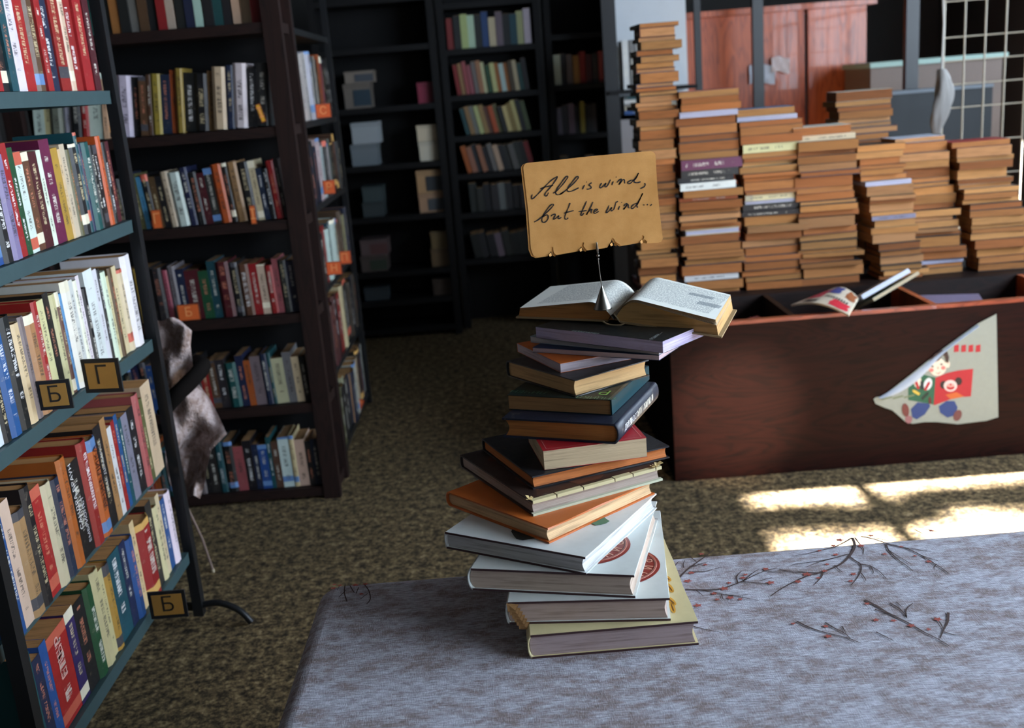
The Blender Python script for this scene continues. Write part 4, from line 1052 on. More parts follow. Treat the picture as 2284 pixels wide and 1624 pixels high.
# emblems on 13 and 14
def emblem(i, centre, rad, zt):
    r, inv = STK[i]; c = inv @ on_z(*centre, zt)
    mb = MB(); mb.lathe([(rad, 0.0003), (rad*0.97, 0.0012), (0.0001, 0.0014)], 40, (c.x, c.y, c.z)); o = mb.build('emblem', M['gloss'], r, rgb(124, 44, 36))
    mb = MB(); mb.lathe([(rad*0.93, 0.0012), (rad*0.93, 0.0019), (rad*0.88, 0.0019), (rad*0.88, 0.0012)], 40, (c.x, c.y, c.z)); mb.build('emblem_ring', M['gloss'], o, rgb(156, 84, 66))
    for k, ch in enumerate('РАННЕЛМИНАЦЕНИ'):
        a = 2*pi*k/14 + 0.2
        m = Matrix.Translation((c.x + rad*0.72*cos(a), c.y + rad*0.72*sin(a), c.z + 0.0017)) @ Matrix.Rotation(a - pi/2, 4, 'Z')
        lettering(ch, rad*0.30, M['gloss'], o, m, rgb(206, 150, 124))
emblem(14, (1374, 1262), 0.070, 0.596)
emblem(13, (1308, 1217), 0.070, 0.633)
# dark board edges seen as trim on the white books
def board_trim(i, color):
    r, inv = STK[i]; w, h, t = r.children[0]['size'] if 'size' in r.children[0] else (0.25, 0.3, 0.03)
    for c in r.children:
        if 'size' in c: w, h, t = c['size']
    bt = 0.0026
    for (z0, z1) in ((-0.0001, bt + 0.0003), (t - bt - 0.0003, t + 0.0002)):
        for ya, yb in ((-0.0008, 0.0003), (h - 0.0003, h + 0.0008)):
            mb = MB(); mb.box((0, ya, z0), (w, yb, z1)); mb.build('board_edge', M['ocol'], r, color)
for i in (12, 13, 14, 15): board_trim(i, maroon_edge)
# patches and prints on the tops
flat(12, 'torn_patch', [(1140, 1186), (1146, 1196), (1152, 1203), (1166, 1206), (1186, 1203), (1200, 1200), (1214, 1188), (1200, 1165), (1170, 1160), (1150, 1172)], 0.662, rgb(18, 34, 34))
flat(12, 'green_print', [(1318, 1168), (1330, 1164), (1338, 1156), (1346, 1152), (1352, 1158), (1360, 1163), (1352, 1168), (1340, 1171), (1328, 1172)], 0.662, rgb(66, 120, 96))
for k, (u, v, a) in enumerate([(1486, 1290, 0.5), (1494, 1312, 0.9), (1482, 1330, 1.4), (1498, 1342, 0.7), (1500, 1356, 1.2)]):
    flat(15, 'yellow_flower', ellp(u, v, 13, 6, a, 12), 0.559, rgb(206, 150, 46), 0.0006)
    flat(15, 'flower_vein', ellp(u, v, 10, 1.4, a, 8), 0.559, rgb(110, 70, 24), 0.0009)
# red book border line
def rim_line(i, zt, inset, color, wd=0.0012):
    r, inv = STK[i]
    for c in r.children:
        if 'size' in c: w, h, t = c['size']
    mb = MB(); z = t + 0.0003; a = inset
    loop = [Vector((a, a, z)), Vector((w-a, a, z)), Vector((w-a, h-a, z)), Vector((a, h-a, z)), Vector((a, a, z))]
    for p, q in zip(loop[:-1], loop[1:]): mb.ribbon([p, q], wd, UPZ)
    mb.build('border_line', M['ocol'], r, color)
rim_line(8, 0.77, 0.007, rgb(214, 120, 116))
# lettering on the green book
def cover_text(i, text, size, px, zt, ang, color, lift=0.0008):
    r, inv = STK[i]; c = inv @ on_z(*px, zt); d = inv.to_3x3() @ Vector((cos(ang), sin(ang), 0))
    m = Matrix.Translation((c.x, c.y, c.z + lift)) @ Matrix.Rotation(math.atan2(d.y, d.x), 4, 'Z')
    return lettering(text, size, M['gloss'], r, m, color)
cover_text(6, 'Р', 0.034, (1350, 876), 0.832, D(155), rgb(96, 176, 70))
cover_text(6, 'ЕНЦИКЛ', 0.017, (1330, 888), 0.832, D(155), rgb(60, 128, 90))
cover_text(6, 'ЛИЧЕН', 0.020, (1180, 875), 0.832, D(155), rgb(52, 110, 84))
def spine_strip(i, color, name='spine_strip', wd=0.03):
    r, inv = STK[i]
    for c in r.children:
        if 'size' in c: w, h, t = c['size']
    mb = MB(); mb.box((-0.0012, 0.0, 0.0004), (0.0, h, t - 0.0002)); mb.box((0.0, 0.0, t), (wd, h, t + 0.0005))
    return mb.build(name, M['gloss'], r, color)
spine_strip(6, rgb(14, 56, 64), 'teal_spine', 0.006)
def spine_text(i, text, size, along, color):
    r, inv = STK[i]
    for c in r.children:
        if 'size' in c: w, h, t = c['size']
    m = frame(Vector((0, 1, 0)), Vector((0, 0, 1)), Vector((-1, 0, 0)).cross(Vector((0,0,0))) if False else Vector((1, 0, 0)), Vector((-0.0095, h*along, t*0.5)))
    m = frame(Vector((0, -1, 0)), Vector((0, 0, 1)), Vector((-1, 0, 0)), Vector((-0.0088, h*along, t*0.5)))
    return lettering(text, size, M['ocol'], r, m, color)
spine_text(7, 'ДРЕВНОСТ', 0.014, 0.72, rgb(190, 196, 204)); spine_text(7, '* * *', 0.010, 0.22, rgb(150, 156, 166))
cover_text(1, 'ИЗБРАНИ', 0.012, (1305, 742), TOP, D(-42), rgb(150, 160, 160))
cover_text(1, '— РОМАН —', 0.010, (1462, 752), TOP, D(60), rgb(180, 190, 190))
# cream torn strip along the fore edge of the battered book, loose scraps
def battered():
    r, inv = STK[10]
    for c in r.children:
        if 'size' in c: w, h, t = c['size']
    rnd = random.Random(3)
    # spine at 'L': x=0 spine, x=w fore edge; strips sit on the fore-edge boards
    y = 0.0
    while y < h - 0.004:
        ln = min(h - y, rnd.uniform(0.035, 0.075)); wd = rnd.uniform(0.006, 0.011)
        mb = MB(); mb.box((w - wd, y + 0.001, t + 0.0002), (w + 0.0012, y + ln - 0.0012, t + 0.0010)); mb.box((w + 0.0003, y + 0.001, t - 0.0045), (w + 0.0014, y + ln - 0.001, t + 0.0008))
        mb.build('cream_strip', M['ocol'], r, rgb(202, 190, 146)); y += ln
    mb = MB(); mb.box((w - 0.006, 0.0, -0.0004), (w + 0.0014, h, 0.0035)); mb.build('cream_strip', M['ocol'], r, rgb(190, 192, 166))
    for (x0, y0) in ((0.002, 0.235), (w - 0.008, 0.002), (w - 0.006, h - 0.006), (0.004, 0.228), (w-0.004, h-0.012)):
        for k in range(4):
            mb = MB(); p = Vector((x0, y0, t)); a = rnd.uniform(0, 6.28); s_ = rnd.uniform(0.006, 0.012)
            d1 = Vector((cos(a), sin(a), 0.3)) * s_; d2 = Vector((-sin(a), cos(a), rnd.uniform(0.1, 0.6))) * s_ * 0.6
            q = [p, p + d1, p + d1*0.8 + d2, p + d2*0.7]
            mb.add(q + [v_ + Vector((0, 0, 0.0006)) for v_ in q], [(3,2,1,0), (4,5,6,7), (0,1,5,4), (1,2,6,5), (2,3,7,6), (3,0,4,7)])
            mb.build('paper_scrap', M['ocol'], r, rgb(200, 176, 120))
    for (cx_, cy_, a, b) in ((0.04, 0.19, 0.03, 0.012), (0.1, 0.1, 0.03, 0.02), (0.2, 0.03, 0.04, 0.008), (0.24, 0.12, 0.02, 0.04), (0.06, 0.05, 0.02, 0.02)):
        mb = MB(); n_ = 12; mb.poly([Vector((cx_ + a*cos(2*pi*k/n_)*rnd.uniform(0.7, 1.2), cy_ + b*sin(2*pi*k/n_)*rnd.uniform(0.7, 1.2), t + 0.0003)) for k in range(n_)])
        mb.build('rubbed_patch', M['ocol'], r, rgb(86, 48, 32))
battered()
# torn spine paper of the fourteenth book
def torn_spine():
    r, inv = STK[14]; rnd = random.Random(2)
    for c in r.children:
        if 'size' in c: w, h, t = c['size']
    mb = MB()
    # visible tail side is at y = 0
    for k in range(6):
        x = 0.0 + 0.003*k; z = t * (0.95 - 0.16*k)
        q = [Vector((x - 0.002, -0.001, z)), Vector((x + 0.016, -0.003, z - 0.002)), Vector((x + 0.012, -0.009, z - 0.010)), Vector((x, -0.006, z - 0.011))]
        mb.add(q + [v_ + Vector((0.0004, 0.001, 0.0008)) for v_ in q], [(3,2,1,0), (4,5,6,7), (0,1,5,4), (1,2,6,5), (2,3,7,6), (3,0,4,7)])
    mb.build('torn_spine_paper', M['ocol'], r, rgb(156, 116, 72))
torn_spine()

# ------------------------------------------------------------------ open book on top
def m_print():
    n = NT('printed_page'); o = n.obj()
    sep = n.n('ShaderNodeSeparateXYZ'); n.l(o, sep.inputs[0]); x, y, z = sep.outputs
    ax = n.math('ABSOLUTE', x)
    inx = n.math('MULTIPLY', n.math('GREATER_THAN', ax, 0.020), n.math('LESS_THAN', ax, 0.170))
    iny = n.math('MULTIPLY', n.math('GREATER_THAN', n.math('ADD', y, n.math('MULTIPLY', x, 0.117)), 0.028), n.math('LESS_THAN', n.math('ADD', y, n.math('MULTIPLY', x, 0.117)), 0.192))
    line = n.math('LESS_THAN', n.math('FRACT', n.math('MULTIPLY', y, 210.0)), 0.62)
    glyph = n.step(n.noise(1.0, 1, 0.6, n.mapping(o, (420, 210, 1))), 0.42, 0.5)
    m = n.math('MULTIPLY', n.math('MULTIPLY', inx, iny), n.math('MULTIPLY', line, glyph))
    pic = n.math('MULTIPLY', n.math('MULTIPLY', n.math('GREATER_THAN', x, 0.135), n.math('LESS_THAN', x, 0.176)), n.math('MULTIPLY', n.math('GREATER_THAN', y, 0.06), n.math('LESS_THAN', y, 0.085)))
    pic2 = n.math('MULTIPLY', n.math('MULTIPLY', n.math('GREATER_THAN', x, 0.105), n.math('LESS_THAN', x, 0.15)), n.math('MULTIPLY', n.math('GREATER_THAN', y, 0.115), n.math('LESS_THAN', y, 0.135)))
    paper = n.mix(n.math('MULTIPLY', n.noise(20, 3, 0.5, o), 0.3), rgb(232, 233, 226), rgb(216, 212, 196))
    c = n.mix(n.math('MULTIPLY', m, 0.6), paper, rgb(60, 72, 84))
    c = n.mix(n.math('MULTIPLY', n.math('MAXIMUM', pic, pic2), 0.55), c, rgb(60, 76, 92))
    return n.out(c, 0.6, 0, 0.3)
M['print'] = m_print()
def open_book():
    ang = D(-25.8)
    X = Vector((cos(ang), sin(ang), 0)); Y = Vector((-sin(ang), cos(ang), 0))
    Zv = Vector((0, 0, 1))
    m = frame(X, Y, Zv, Vector((0.188, 1.842, TOP + 0.004)))
    def cock(o):        # the old binding is skewed and its right half sags
        for v in o.data.vertices:
            x, y, z = v.co
            v.co = (x - 0.108*y, y - 0.117*x, z - (0.09*x if x > 0 else 0.012*-x))
        return o
    e = empty('open_book', m, 'large old book lying open on top of the stack, under the card holder', 'book')
    H = 0.207
    WL, WR = 0.200, 0.197
    def top_l(s):   # height of left page surface, s=0 at gutter .. 1 at fore-edge
        return 0.004 + 0.031 * (1 - (1 - min(1, s*4.2)) ** 2.2) if s < 0.238 else 0.035 - 0.016 * (s - 0.238) / 0.762
    def top_r(s):
        return 0.004 + 0.042 * (1 - (1 - min(1, s*4.0)) ** 2.2) if s < 0.25 else 0.046 - 0.016 * (s - 0.25) / 0.75
    n_ = 26
    def prof(side):
        out = []
        for k in range(n_ + 1):
            s = k / n_; s2 = s ** 1.5
            if side < 0: out.append((-(0.001 + (WL - 0.006) * s2), top_l(s2)))
            else: out.append((0.001 + (WR - 0.008) * s2, top_r(s2)))
        return out
    for side, nm in ((-1, 'left'), (1, 'right')):
        p = prof(side); bot = 0.003
        poly = [(x, z - 0.0004) for x, z in p] + [(p[-1][0] + side * 0.004, bot), (side * 0.012, bot)]
        mb = MB()
        # page block as strips so the concave outline triangulates cleanly
        y0, y1 = 0.004, H - 0.004
        q = [(x, z - 0.0004) for x, z in p]; b_ = [(x + side*0.004*(x/p[-1][0]), bot) for x, z in p]
        nq = len(q)
        vs = [(x, y0, z) for x, z in q] + [(x, y0, z) for x, z in b_] + [(x, y1, z) for x, z in q] + [(x, y1, z) for x, z in b_]
        fs = []
        for i in range(nq - 1):
            a, b2, c, d = i, i+1, nq+i+1, nq+i
            f = (a, b2, c, d) if side < 0 else (d, c, b2, a)
            fs.append(f); fs.append(tuple(2*nq + k for k in f[::-1]))
            fs.append((i, i+1, 2*nq+i+1, 2*nq+i) if side > 0 else (i+1, i, 2*nq+i, 2*nq+i+1))
            fs.append((nq+i, 3*nq+i, 3*nq+i+1, nq+i+1) if side > 0 else (nq+i+1, 3*nq+i+1, 3*nq+i, nq+i))
        i = nq - 1
        fs.append((i, nq+i, 3*nq+i, 2*nq+i) if side > 0 else (nq+i, i, 2*nq+i, 3*nq+i))
        mb.add(vs, fs, False); cock(mb.build('page_block', M['pages'], e, rgb(176, 122, 68) if side < 0 else rgb(190, 150, 96)))
        mb = MB(); mb.grid(lambda u, v: Vector((p[round(u*n_)][0], 0.002 + (H - 0.004)*v, p[round(u*n_)][1] + 0.0003)), n_, 6)
        if side < 0: mb.f = [f[::-1] for f in mb.f]
        cock(mb.build('page', M['print'], e))
        # a few leaves fanning up at the edge
        for k in range(5 if side > 0 else 2):
            mb = MB(); dz = -0.0022 - 0.0024 * k; dx = 0.0006 + 0.0011 * k
            mb.grid(lambda u, v: Vector((p[round(u*n_)][0] * (1 + dx*2.2*u), 0.003 + (H - 0.006)*v - 0.0006*k*u, p[round(u*n_)][1] + dz * u * (1 - 0.25*u))), n_, 1)
            cock(mb.build('leaf', M['ocol'], e, rgb(206, 200, 180)))
        # cover board under the block
        mb = MB(); W_ = WL if side < 0 else WR
        a, b2 = (side*0.012, side*(W_ + 0.004)) if side > 0 else (-(W_ + 0.004), -0.012)
        mb.box((a, -0.001, 0.0), (b2, H + 0.001, 0.0028)); cock(mb.build('cover_board', M['ocol'], e, rgb(150, 128, 92)))
    # sprung spine, a hollow arch under the gutter
    mb = MB(); pr = [(-0.017, 0.0005), (-0.013, -0.0), (-0.008, 0.006), (-0.003, 0.013), (0.0, 0.0145), (0.003, 0.013), (0.008, 0.006), (0.013, 0.0), (0.017, 0.0005)]
    out_ = [(x, z) for x, z in pr]; 
    vs = [(x, -0.003, z + 0.0010) for x, z in pr] + [(x, H + 0.002, z + 0.001) for x, z in pr]
    k = len(pr); mb.add(vs, [(i, i+1, k+i+1, k+i) for i in range(k-1)], True)
    vs = [(x, -0.003, max(0.0002, z - 0.0012)) for x, z in pr] + [(x, H + 0.002, max(0.0002, z - 0.0012)) for x, z in pr]
    mb.add(vs, [(i, i+1, k+i+1, k+i) for i in range(k-1)], True)
    cock(mb.build('spine', M['ocol'], e, rgb(120, 104, 80)))
    mb = MB(); pts = [Vector((-0.021, -0.0035, 0.0016)), Vector((-0.013, -0.0045, -0.0025)), Vector((0, -0.005, -0.0045)), Vector((0.013, -0.0045, -0.0025)), Vector((0.021, -0.0035, 0.0016))]
    mb.tube(catmull(pts, 3), 0.0017, 6); cock(mb.build('spine_edge', M['ocol'], e, rgb(150, 132, 100)))
    return m
OM = open_book()

# ------------------------------------------------------------------ card holder and kraft sign
SY = 1.845
def holder():
    zc = TOP + 0.0345
    base = on_z(1345, 689, zc)
    e = empty('card_holder', base, 'metal cone-shaped card holder with a thin rod and clip, on the open book', 'card holder')
    mb = MB(); mb.lathe([(0.0001, 0.0), (0.0160, 0.0), (0.0163, 0.0012), (0.0155, 0.003), (0.0022, 0.0385), (0.0012, 0.042)], 32)
    mb.build('cone_base', M['steel'], e)
    tip = Vector((0.0, 0, 0.041)); top = on_y(1334, 578, base.y) - base
    mb = MB(); mb.tube([tip - Vector((0,0,0.003)), (tip + top)/2 + Vector((-0.0004, 0, 0)), top], 0.0009, 8); mb.build('rod', M['steel'], e)
    mb = MB()
    for k, r_ in ((0.0, 0.0022), (0.006, 0.0030), (0.011, 0.0018)):
        c = top + Vector((-0.0003*k, 0, k)); mb.lathe([(0.0001, -r_), (r_*0.7, -r_*0.7), (r_, 0), (r_*0.7, r_*0.7), (0.0001, r_)], 12, tuple(c))
    mb.build('joint', M['steel'], e)
    a = top + Vector((0, 0, 0.011)); b = on_y(1330, 540, base.y) - base
    for dy, nm in ((-0.0045, 'front'), (0.0035, 'rear')):
        mb = MB(); mb.tube([a + Vector((0, dy*0.4, 0)), (a + b)/2 + Vector((0, dy, 0)), b + Vector((0, dy, 0))], [0.0012, 0.0022, 0.0012], 8); mb.build('clip_jaw', M['steel'], e)
    return base
HB = holder()
def sign():
    Y0 = HB.y
    def W(u, v, d=0.0): p = on_y(u, v, Y0); return Vector((p.x, Y0 - d, p.z))
    c = W(1320, 455)
    e = empty('kraft_sign', c, 'kraft card with handwritten words, held upright above the open book', 'sign')
    def L(p): return p - c
    # outline with rounded corners and punched notches along the bottom
    def arc(cx_, cy_, r, a0, a1, n=6): return [(cx_ + r*cos(radians(a0 + (a1-a0)*k/n)), cy_ + r*sin(radians(a0 + (a1-a0)*k/n))) for k in range(n+1)]
    top = arc(1179, 375, 12, 180, 262) + [(1240, 357), (1320, 348), (1400, 341)] + arc(1450, 349, 12, 270, 350)
    right = [(1466, 420), (1472, 480), (1478, 532), (1474, 540)]
    bottom = [(1439, 542), (1434, 535), (1437, 528), (1432, 523), (1431, 530), (1427, 541),
              (1386, 548), (1372, 539), (1369, 532), (1364, 530), (1363, 538), (1354, 552),
              (1308, 558), (1301, 548), (1303, 541), (1298, 540), (1297, 547), (1290, 560),
              (1238, 569), (1234, 559), (1234, 551), (1229, 550), (1230, 558), (1222, 571), (1200, 574)]
    left = [(1190, 570), (1184, 556), (1178, 470)]
    outline = [(u, v) for u, v in top + right + bottom + left]
    def sheet(nm, off, shift, color=None):
        mb = MB(); n = len(outline); rnd = random.Random(3)
        f = [L(W(u + shift[0], v + shift[1], off)) for u, v in outline]; b = [p + Vector((0, 0.0010, 0)) for p in f]
        mb.add(f + b, [tuple(range(n))] + [tuple(range(2*n-1, n-1, -1))] + [(i, i+n, (i+1) % n + n, (i+1) % n) for i in range(n)])
        return mb.build(nm, M['kraft'], e)
    sheet('front_card', 0.0016, (0, 0))
    sheet('back_card', 0.0, (-5, 1.5))
    # little torn flaps at the punch holes
    for (u, v) in ((1232, 563), (1300, 552), (1368, 540), (1435, 534)):
        for s in (-1, 1):
            mb = MB(); p = L(W(u + 3*s, v, 0.0019)); q = [p, L(W(u + 8*s, v + 4, 0.005)), L(W(u + 6*s, v + 9, 0.004)), L(W(u + 1*s, v + 7, 0.0019))]
            mb.add(q + [x + Vector((0, 0.0006, 0)) for x in q], [(0,1,2,3), (7,6,5,4), (0,4,5,1), (1,5,6,2), (2,6,7,3), (3,7,4,0)]); mb.build('torn_flap', M['kraft'], e)
    # handwriting, pen strokes
    S_ = 330 / 2144.0
    strokes = [
     [(178,672),(168,705),(172,735),(200,722),(260,665),(340,580),(430,488),(500,435),(543,412)],
     [(543,412),(525,450),(470,530),(420,590),(372,645),(358,680),(370,696),(392,684),(412,645)],
     [(292,592),(350,570),(420,552),(480,543)],
     [(475,655),(530,622),(610,535),(665,465),(690,425),(682,407),(655,425),(595,505),(535,590),(515,645),(535,675),(575,672),(630,640)],
     [(575,672),(650,622),(740,545),(810,475),(843,430),(832,411),(805,428),(745,505),(700,565),(682,610),(705,630),(760,620),(850,575)],
     [(937,533),(915,572),(903,600)], [(958,490),(968,494)],
     [(1038,502),(1012,518),(1000,538),(1020,552),(1030,572),(1012,590),(965,597)],
     [(1182,505),(1162,540),(1155,568),(1172,576),(1205,550),(1245,505),(1228,545),(1240,566),(1275,530),(1310,458)],
     [(1352,484),(1337,512),(1330,538)], [(1388,420),(1397,424)],
     [(1402,501),(1436,465),(1466,447),(1462,475),(1432,531),(1464,489),(1494,457),(1512,469),(1516,513)],
     [(1645,465),(1605,468),(1562,495),(1566,516),(1600,508),(1650,460),(1690,410),(1716,360)], [(1716,360),(1685,425),(1652,475),(1662,498),(1700,502),(1745,488)],
     [(1800,508),(1813,530),(1795,562),(1740,588)],
     [(203,1072),(255,1045),(330,985),(410,910),(468,850),(484,822),(468,814),(430,840),(370,920),(328,995),(316,1045),(330,1074),(362,1072),(398,1038),(408,995),(395,968),(360,978),(335,1000)],
     [(450,985),(475,965),(505,958),(512,970),(490,1010),(484,1032),(520,1015),(562,980),(548,1010),(562,1022),(600,1004)],
     [(724,795),(705,850),(668,935),(648,995),(652,1025),(672,1032),(697,1010)], [(633,945),(700,925),(777,906)],
     [(962,770),(935,835),(895,920),(880,962),(892,978),(925,940)], [(845,920),(905,914),(965,905)],
     [(1056,780),(1030,840),(990,915),(962,965),(985,930),(1020,890),(1042,888),(1028,925),(1035,945)],
     [(1075,925),(1110,905),(1122,888),(1102,884),(1076,905),(1068,935),(1090,946),(1140,915)],
     [(1288,829),(1272,873),(1244,929),(1260,933),(1296,901),(1328,861),(1316,897),(1328,909),(1360,881),(1380,817),(1392,785),(1420,773)],
     [(1444,842),(1425,880),(1432,894)], [(1466,788),(1476,792)],
     [(1502,841),(1524,813),(1546,803),(1538,833),(1498,889),(1528,857),(1558,817),(1570,829),(1568,857),(1584,869)],
     [(1695,803),(1655,812),(1615,848),(1610,874),(1640,870),(1690,815),(1735,740),(1776,655)], [(1776,655),(1745,720),(1705,805),(1690,845),(1708,858)],
     [(1788,830),(1798,818)], [(1838,828),(1850,812)], [(1885,838),(1910,812)]]
    mb = MB(); nrm = Vector((0, -1, 0))
    for st in strokes:
        pts = [L(W(1160 + x*S_, 330 + y*S_, 0.0022)) for x, y in st]
        pp = catmull(pts, 5); k = len(pp)
        wd = [0.0019 * (0.75 + 0.45 * abs(sin(i * 0.35 + len(st)))) * (0.7 if i in (0, k-1) else 1) for i in range(k)]
        mb.ribbon(pp, wd, nrm)
    mb.build('handwriting', M['ink'], e)
sign()

# ------------------------------------------------------------------ garment, strap and stick at the end of the near rack
def garment():
    Yc = 2.76
    rows = [ # v, left u, right u
     (712, 345, 402), (735, 342, 428), (770, 344, 425), (810, 348, 430), (850, 352, 440), (890, 358, 470), (930, 362, 490), (966, 366, 506), (1000, 368, 472), (1040, 370, 462), (1080, 378, 456), (1110, 402, 446)]
    base = on_y(420, 900, Yc)
    e = empty('garment', base, 'crumpled grey-brown garment hanging at the end of the near metal rack', 'clothing')
    def fn(off):
        def f(u, v):
            t = v * (len(rows) - 1); i = min(int(t), len(rows) - 2); k = t - i
            r0, r1 = rows[i], rows[i+1]
            vv = r0[0] + (r1[0]-r0[0])*k; l_ = r0[1] + (r1[1]-r0[1])*k; rr = r0[2] + (r1[2]-r0[2])*k
            fold = 0.035*sin(u*5 + v*7) + 0.022*sin(u*8 - v*13) + 0.014*sin(v*24 + u*9) + 0.006 * sin(u*19 + v*17)
            fold *= (0.35 + 0.65*v)
            p = on_y(l_ + (rr - l_)*u, vv + 4*sin(u*7), Yc + fold + off); return p - base
        return f
    mb = MB(); mb.grid(fn(0), 26, 44); mb.grid(fn(0.05), 26, 44)
    o = mb.build('hanging_cloth', M['cloth'], e)
    # close the rim
    rim = MB()
    for uu in (0, 1):
        rim.grid(lambda a, b: fn(0)(uu, b).lerp(fn(0.05)(uu, b), a), 1, 44)
    for vv in (0, 1): rim.grid(lambda a, b: fn(0)(b, vv).lerp(fn(0.05)(b, vv), a), 1, 26)
    rim.build('hem', M['cloth'], e)
    s = empty('strap', on_y(420, 855, Yc - 0.07), 'wide black strap crossing in front of the hanging garment', 'strap')
    b2 = on_y(420, 855, Yc - 0.07)
    mb = MB(); pts = [on_y(372, 905, Yc - 0.10) - b2, on_y(395, 880, Yc - 0.1) - b2, on_y(420, 855, Yc - 0.08) - b2, on_y(442, 832, Yc - 0.05) - b2, on_y(452, 815, Yc + 0.0) - b2, on_y(440, 808, Yc + 0.06) - b2]
    mb.tube(catmull(pts, 4), 0.022, 10); mb.build('strap_band', M['black_matt'], s)
    mb = MB(); a = on_y(372, 905, Yc - 0.10) - b2; mb.tube([a, a + Vector((-0.02, 0, -0.02))], 0.012, 8); mb.build('strap_end', M['black_matt'], s)
garment()
def stick():
    a = on_y(416, 1128, 2.86); b = on_z(475, 1272, 0.007)
    e = empty('walking_stick', b, 'thin pale stick hanging below the garment beside the rack post', 'stick')
    mb = MB(); mb.tube([a - b, (a - b) * 0.5 + Vector((0.006, 0, 0)), Vector((0, 0, 0))], 0.0035, 8); mb.build('shaft', M['ocol'], e, rgb(132, 112, 104))
    mb = MB(); mb.tube([Vector((0, 0, 0.004)), Vector((0, 0, -0.006))], 0.0048, 8); mb.build('ferrule', M['ocol'], e, rgb(190, 176, 150))
stick()

# things wedged between the bookcase and the aisle rack
def wedge(px, y, c, label):
    p = [on_y(*q, y) for q in px]; base = sum(p, Vector()) / 4
    e = empty('magazine', base, label, 'magazine', 'magazines beside the aisle rack')
    mb = MB(); q = [v - base for v in p]; b = [v + Vector((0, 0.01, 0)) for v in q]
    mb.add(q + b, [(3,2,1,0), (4,5,6,7), (0,1,5,4), (1,2,6,5), (2,3,7,6), (3,0,4,7)]); mb.build('cover', M['gloss'], e, c)
    mb = MB(); q2 = [v.lerp(Vector((0,0,0)), 0.35) + Vector((0, -0.0008, 0)) for v in q]; mb.poly(q2[::-1]); mb.build('cover_print', M['gloss'], e, tuple(min(1, x*1.6 + 0.05) for x in c))
wedge([(611, 165), (629, 165), (625, 205), (618, 205)], 3.74, rgb(70, 150, 140), 'teal and white magazine end between bookcase and aisle rack, top')
wedge([(620, 225), (632, 225), (640, 290), (631, 292)], 3.74, rgb(50, 130, 150), 'narrow turquoise magazine end below the top one')
wedge([(640, 372), (656, 368), (655, 400), (645, 425)], 3.74, rgb(190, 180, 190), 'pale magazine end beside the third shelf')
wedge([(655, 650), (668, 640), (676, 700), (664, 706)], 3.74, rgb(40, 90, 150), 'blue magazine end beside the fourth shelf')
wedge([(692, 752), (706, 750), (702, 815), (698, 800)], 3.74, rgb(60, 110, 170), 'blue and cream magazine end beside the fifth shelf')
wedge([(704, 830), (718, 835), (724, 868), (712, 890)], 3.74, rgb(60, 150, 200), 'light blue magazine end low beside the fifth shelf')
wedge([(722, 1010), (732, 1015), (768, 1080), (752, 1084)], 3.70, rgb(150, 160, 180), 'crumpled pale magazine at the foot of the bookcase')

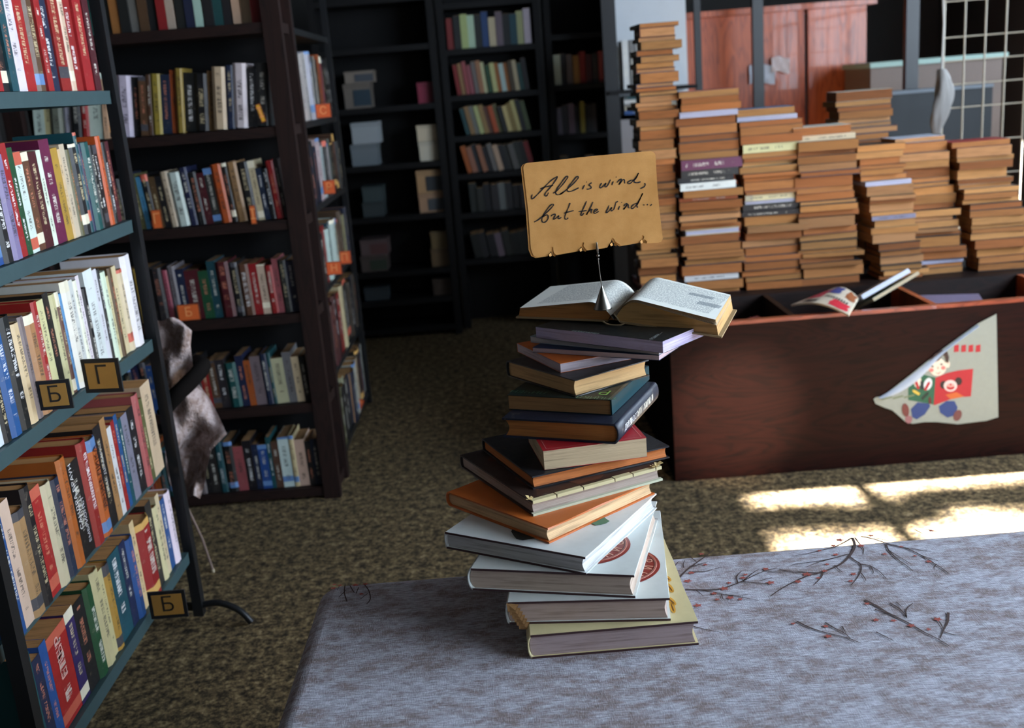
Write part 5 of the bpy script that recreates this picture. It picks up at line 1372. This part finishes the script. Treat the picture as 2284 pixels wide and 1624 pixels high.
# ------------------------------------------------------------------ background on the upper right
def backdrop():
    def simple(nm, label, cat, parts):
        c = Vector(parts[0][1]); e = empty(nm, (c.x, c.y, 0), label, cat)
        for (pn, a, b, m, col) in parts:
            mb = MB(); inv = e.matrix_world.inverted(); mb.box(a, b, inv); mb.build(pn, M[m], e, col)
        return e
    simple('wooden_counter', 'orange-brown wooden counter behind the book piles', 'counter', [
        ('front_panel', (1.05, 6.0, 0.3), (1.74, 6.03, 1.62), 'orange_wood', None), ('front_panel', (1.76, 6.0, 0.3), (2.08, 6.03, 1.62), 'orange_wood', None),
        ('counter_top', (1.0, 5.95, 1.62), (2.12, 6.5, 1.65), 'orange_wood', None), ('plinth', (1.05, 6.01, 0.0), (2.08, 6.05, 0.3), 'black_wood', None)])
    simple('metal_post', 'green-black upright post in front of the wooden counter', 'post', [('post', (1.385, 5.7, 0), (1.44, 5.74, 2.3), 'black_metal', None)])
    simple('metal_post', 'black upright post before the grey cabinet at the upper right', 'post', [('post', (1.955, 5.1, 0), (2.015, 5.14, 2.3), 'black_metal', None)])
    simple('metal_post', 'slim black upright post left of the counter, behind the first pile', 'post', [('post', (1.10, 5.8, 0), (1.135, 5.83, 2.3), 'black_metal', None)])
    simple('cabinet', 'grey-brown cabinet with a pale top behind the piles', 'cabinet', [('body', (1.93, 5.5, 0), (2.6, 5.9, 1.29), 'ocol', rgb(126, 108, 98)), ('cabinet_top', (1.92, 5.48, 1.29), (2.62, 5.92, 1.315), 'ocol', rgb(170, 200, 190))])
    simple('crate', 'dark teal crate with a white rim at the upper right', 'crate', [('body', (1.82, 4.95, 0.6), (2.3, 5.05, 1.17), 'ocol', rgb(14, 24, 30)), ('rim', (1.80, 4.94, 1.17), (2.3, 5.06, 1.185), 'ocol', rgb(120, 130, 140)), ('crate_base', (1.84, 4.96, 0), (2.28, 5.04, 0.6), 'black_wood', None)])
    # hanging plastic bag
    c = on_y(2098, 240, 4.6); e = empty('plastic_bag', c, 'whitish plastic bag hanging at the upper right', 'bag')
    mb = MB()
    def bag(u, v):
        a = 2*pi*u; r = (0.016 + 0.022 * sin(pi * min(1, v*1.05)) ** 0.8) * (1 + 0.22*sin(3*a + 5*v) + 0.12*sin(7*a - 9*v)); return Vector((r*cos(a) + 0.012*sin(5*v), r*0.6*sin(a), 0.16 - 0.27*v))
    mb.grid(bag, 20, 14); mb.build('bag_body', M['ocol'], e, rgb(140, 136, 132))
    mb = MB(); mb.tube([Vector((0, 0, 0.15)), Vector((0.004, 0, 0.34)), Vector((-0.004, 0, 0.5))], 0.004, 6); mb.build('bag_handle', M['ocol'], e, rgb(186, 182, 176))
    # cream wire rack
    c = on_y(2130, 300, 4.75); e = empty('wire_rack', (c.x, c.y, 0), 'cream wire rack at the far right behind the bag', 'rack')
    for x in (-0.06, 0.03, 0.12, 0.21, 0.30):
        mb = MB(); mb.tube([Vector((x, 0, 0)), Vector((x, 0, 1.7))], 0.004, 6); mb.build('upright_wire', M['ocol'], e, rgb(190, 180, 160))
    for z in (0.8, 0.95, 1.1, 1.2, 1.3, 1.4, 1.55):
        mb = MB(); mb.tube([Vector((-0.06, 0.004, z)), Vector((0.30, 0.004, z))], 0.003, 6); mb.build('cross_wire', M['ocol'], e, rgb(190, 180, 160))
    # papers glinting on the counter
    for k, (x, z, w, h, c) in enumerate(((1.50, 1.30, 0.14, 0.10, rgb(190, 196, 210)), (1.60, 1.34, 0.10, 0.08, rgb(206, 190, 190)))):
        e = empty('paper_sheet', (x, 5.985 - 0.01*k, z), '%s crumpled paper stuck on the wooden counter' % ('bluish' if k == 0 else 'pinkish'), 'paper')
        mb = MB(); mb.grid(lambda u, v: Vector(((u-0.5)*w, -0.008*abs(sin(6*u+3*v)), (v-0.5)*h + 0.01*sin(5*u))), 6, 6); mb.build('sheet', M['ocol'], e, c)
backdrop()
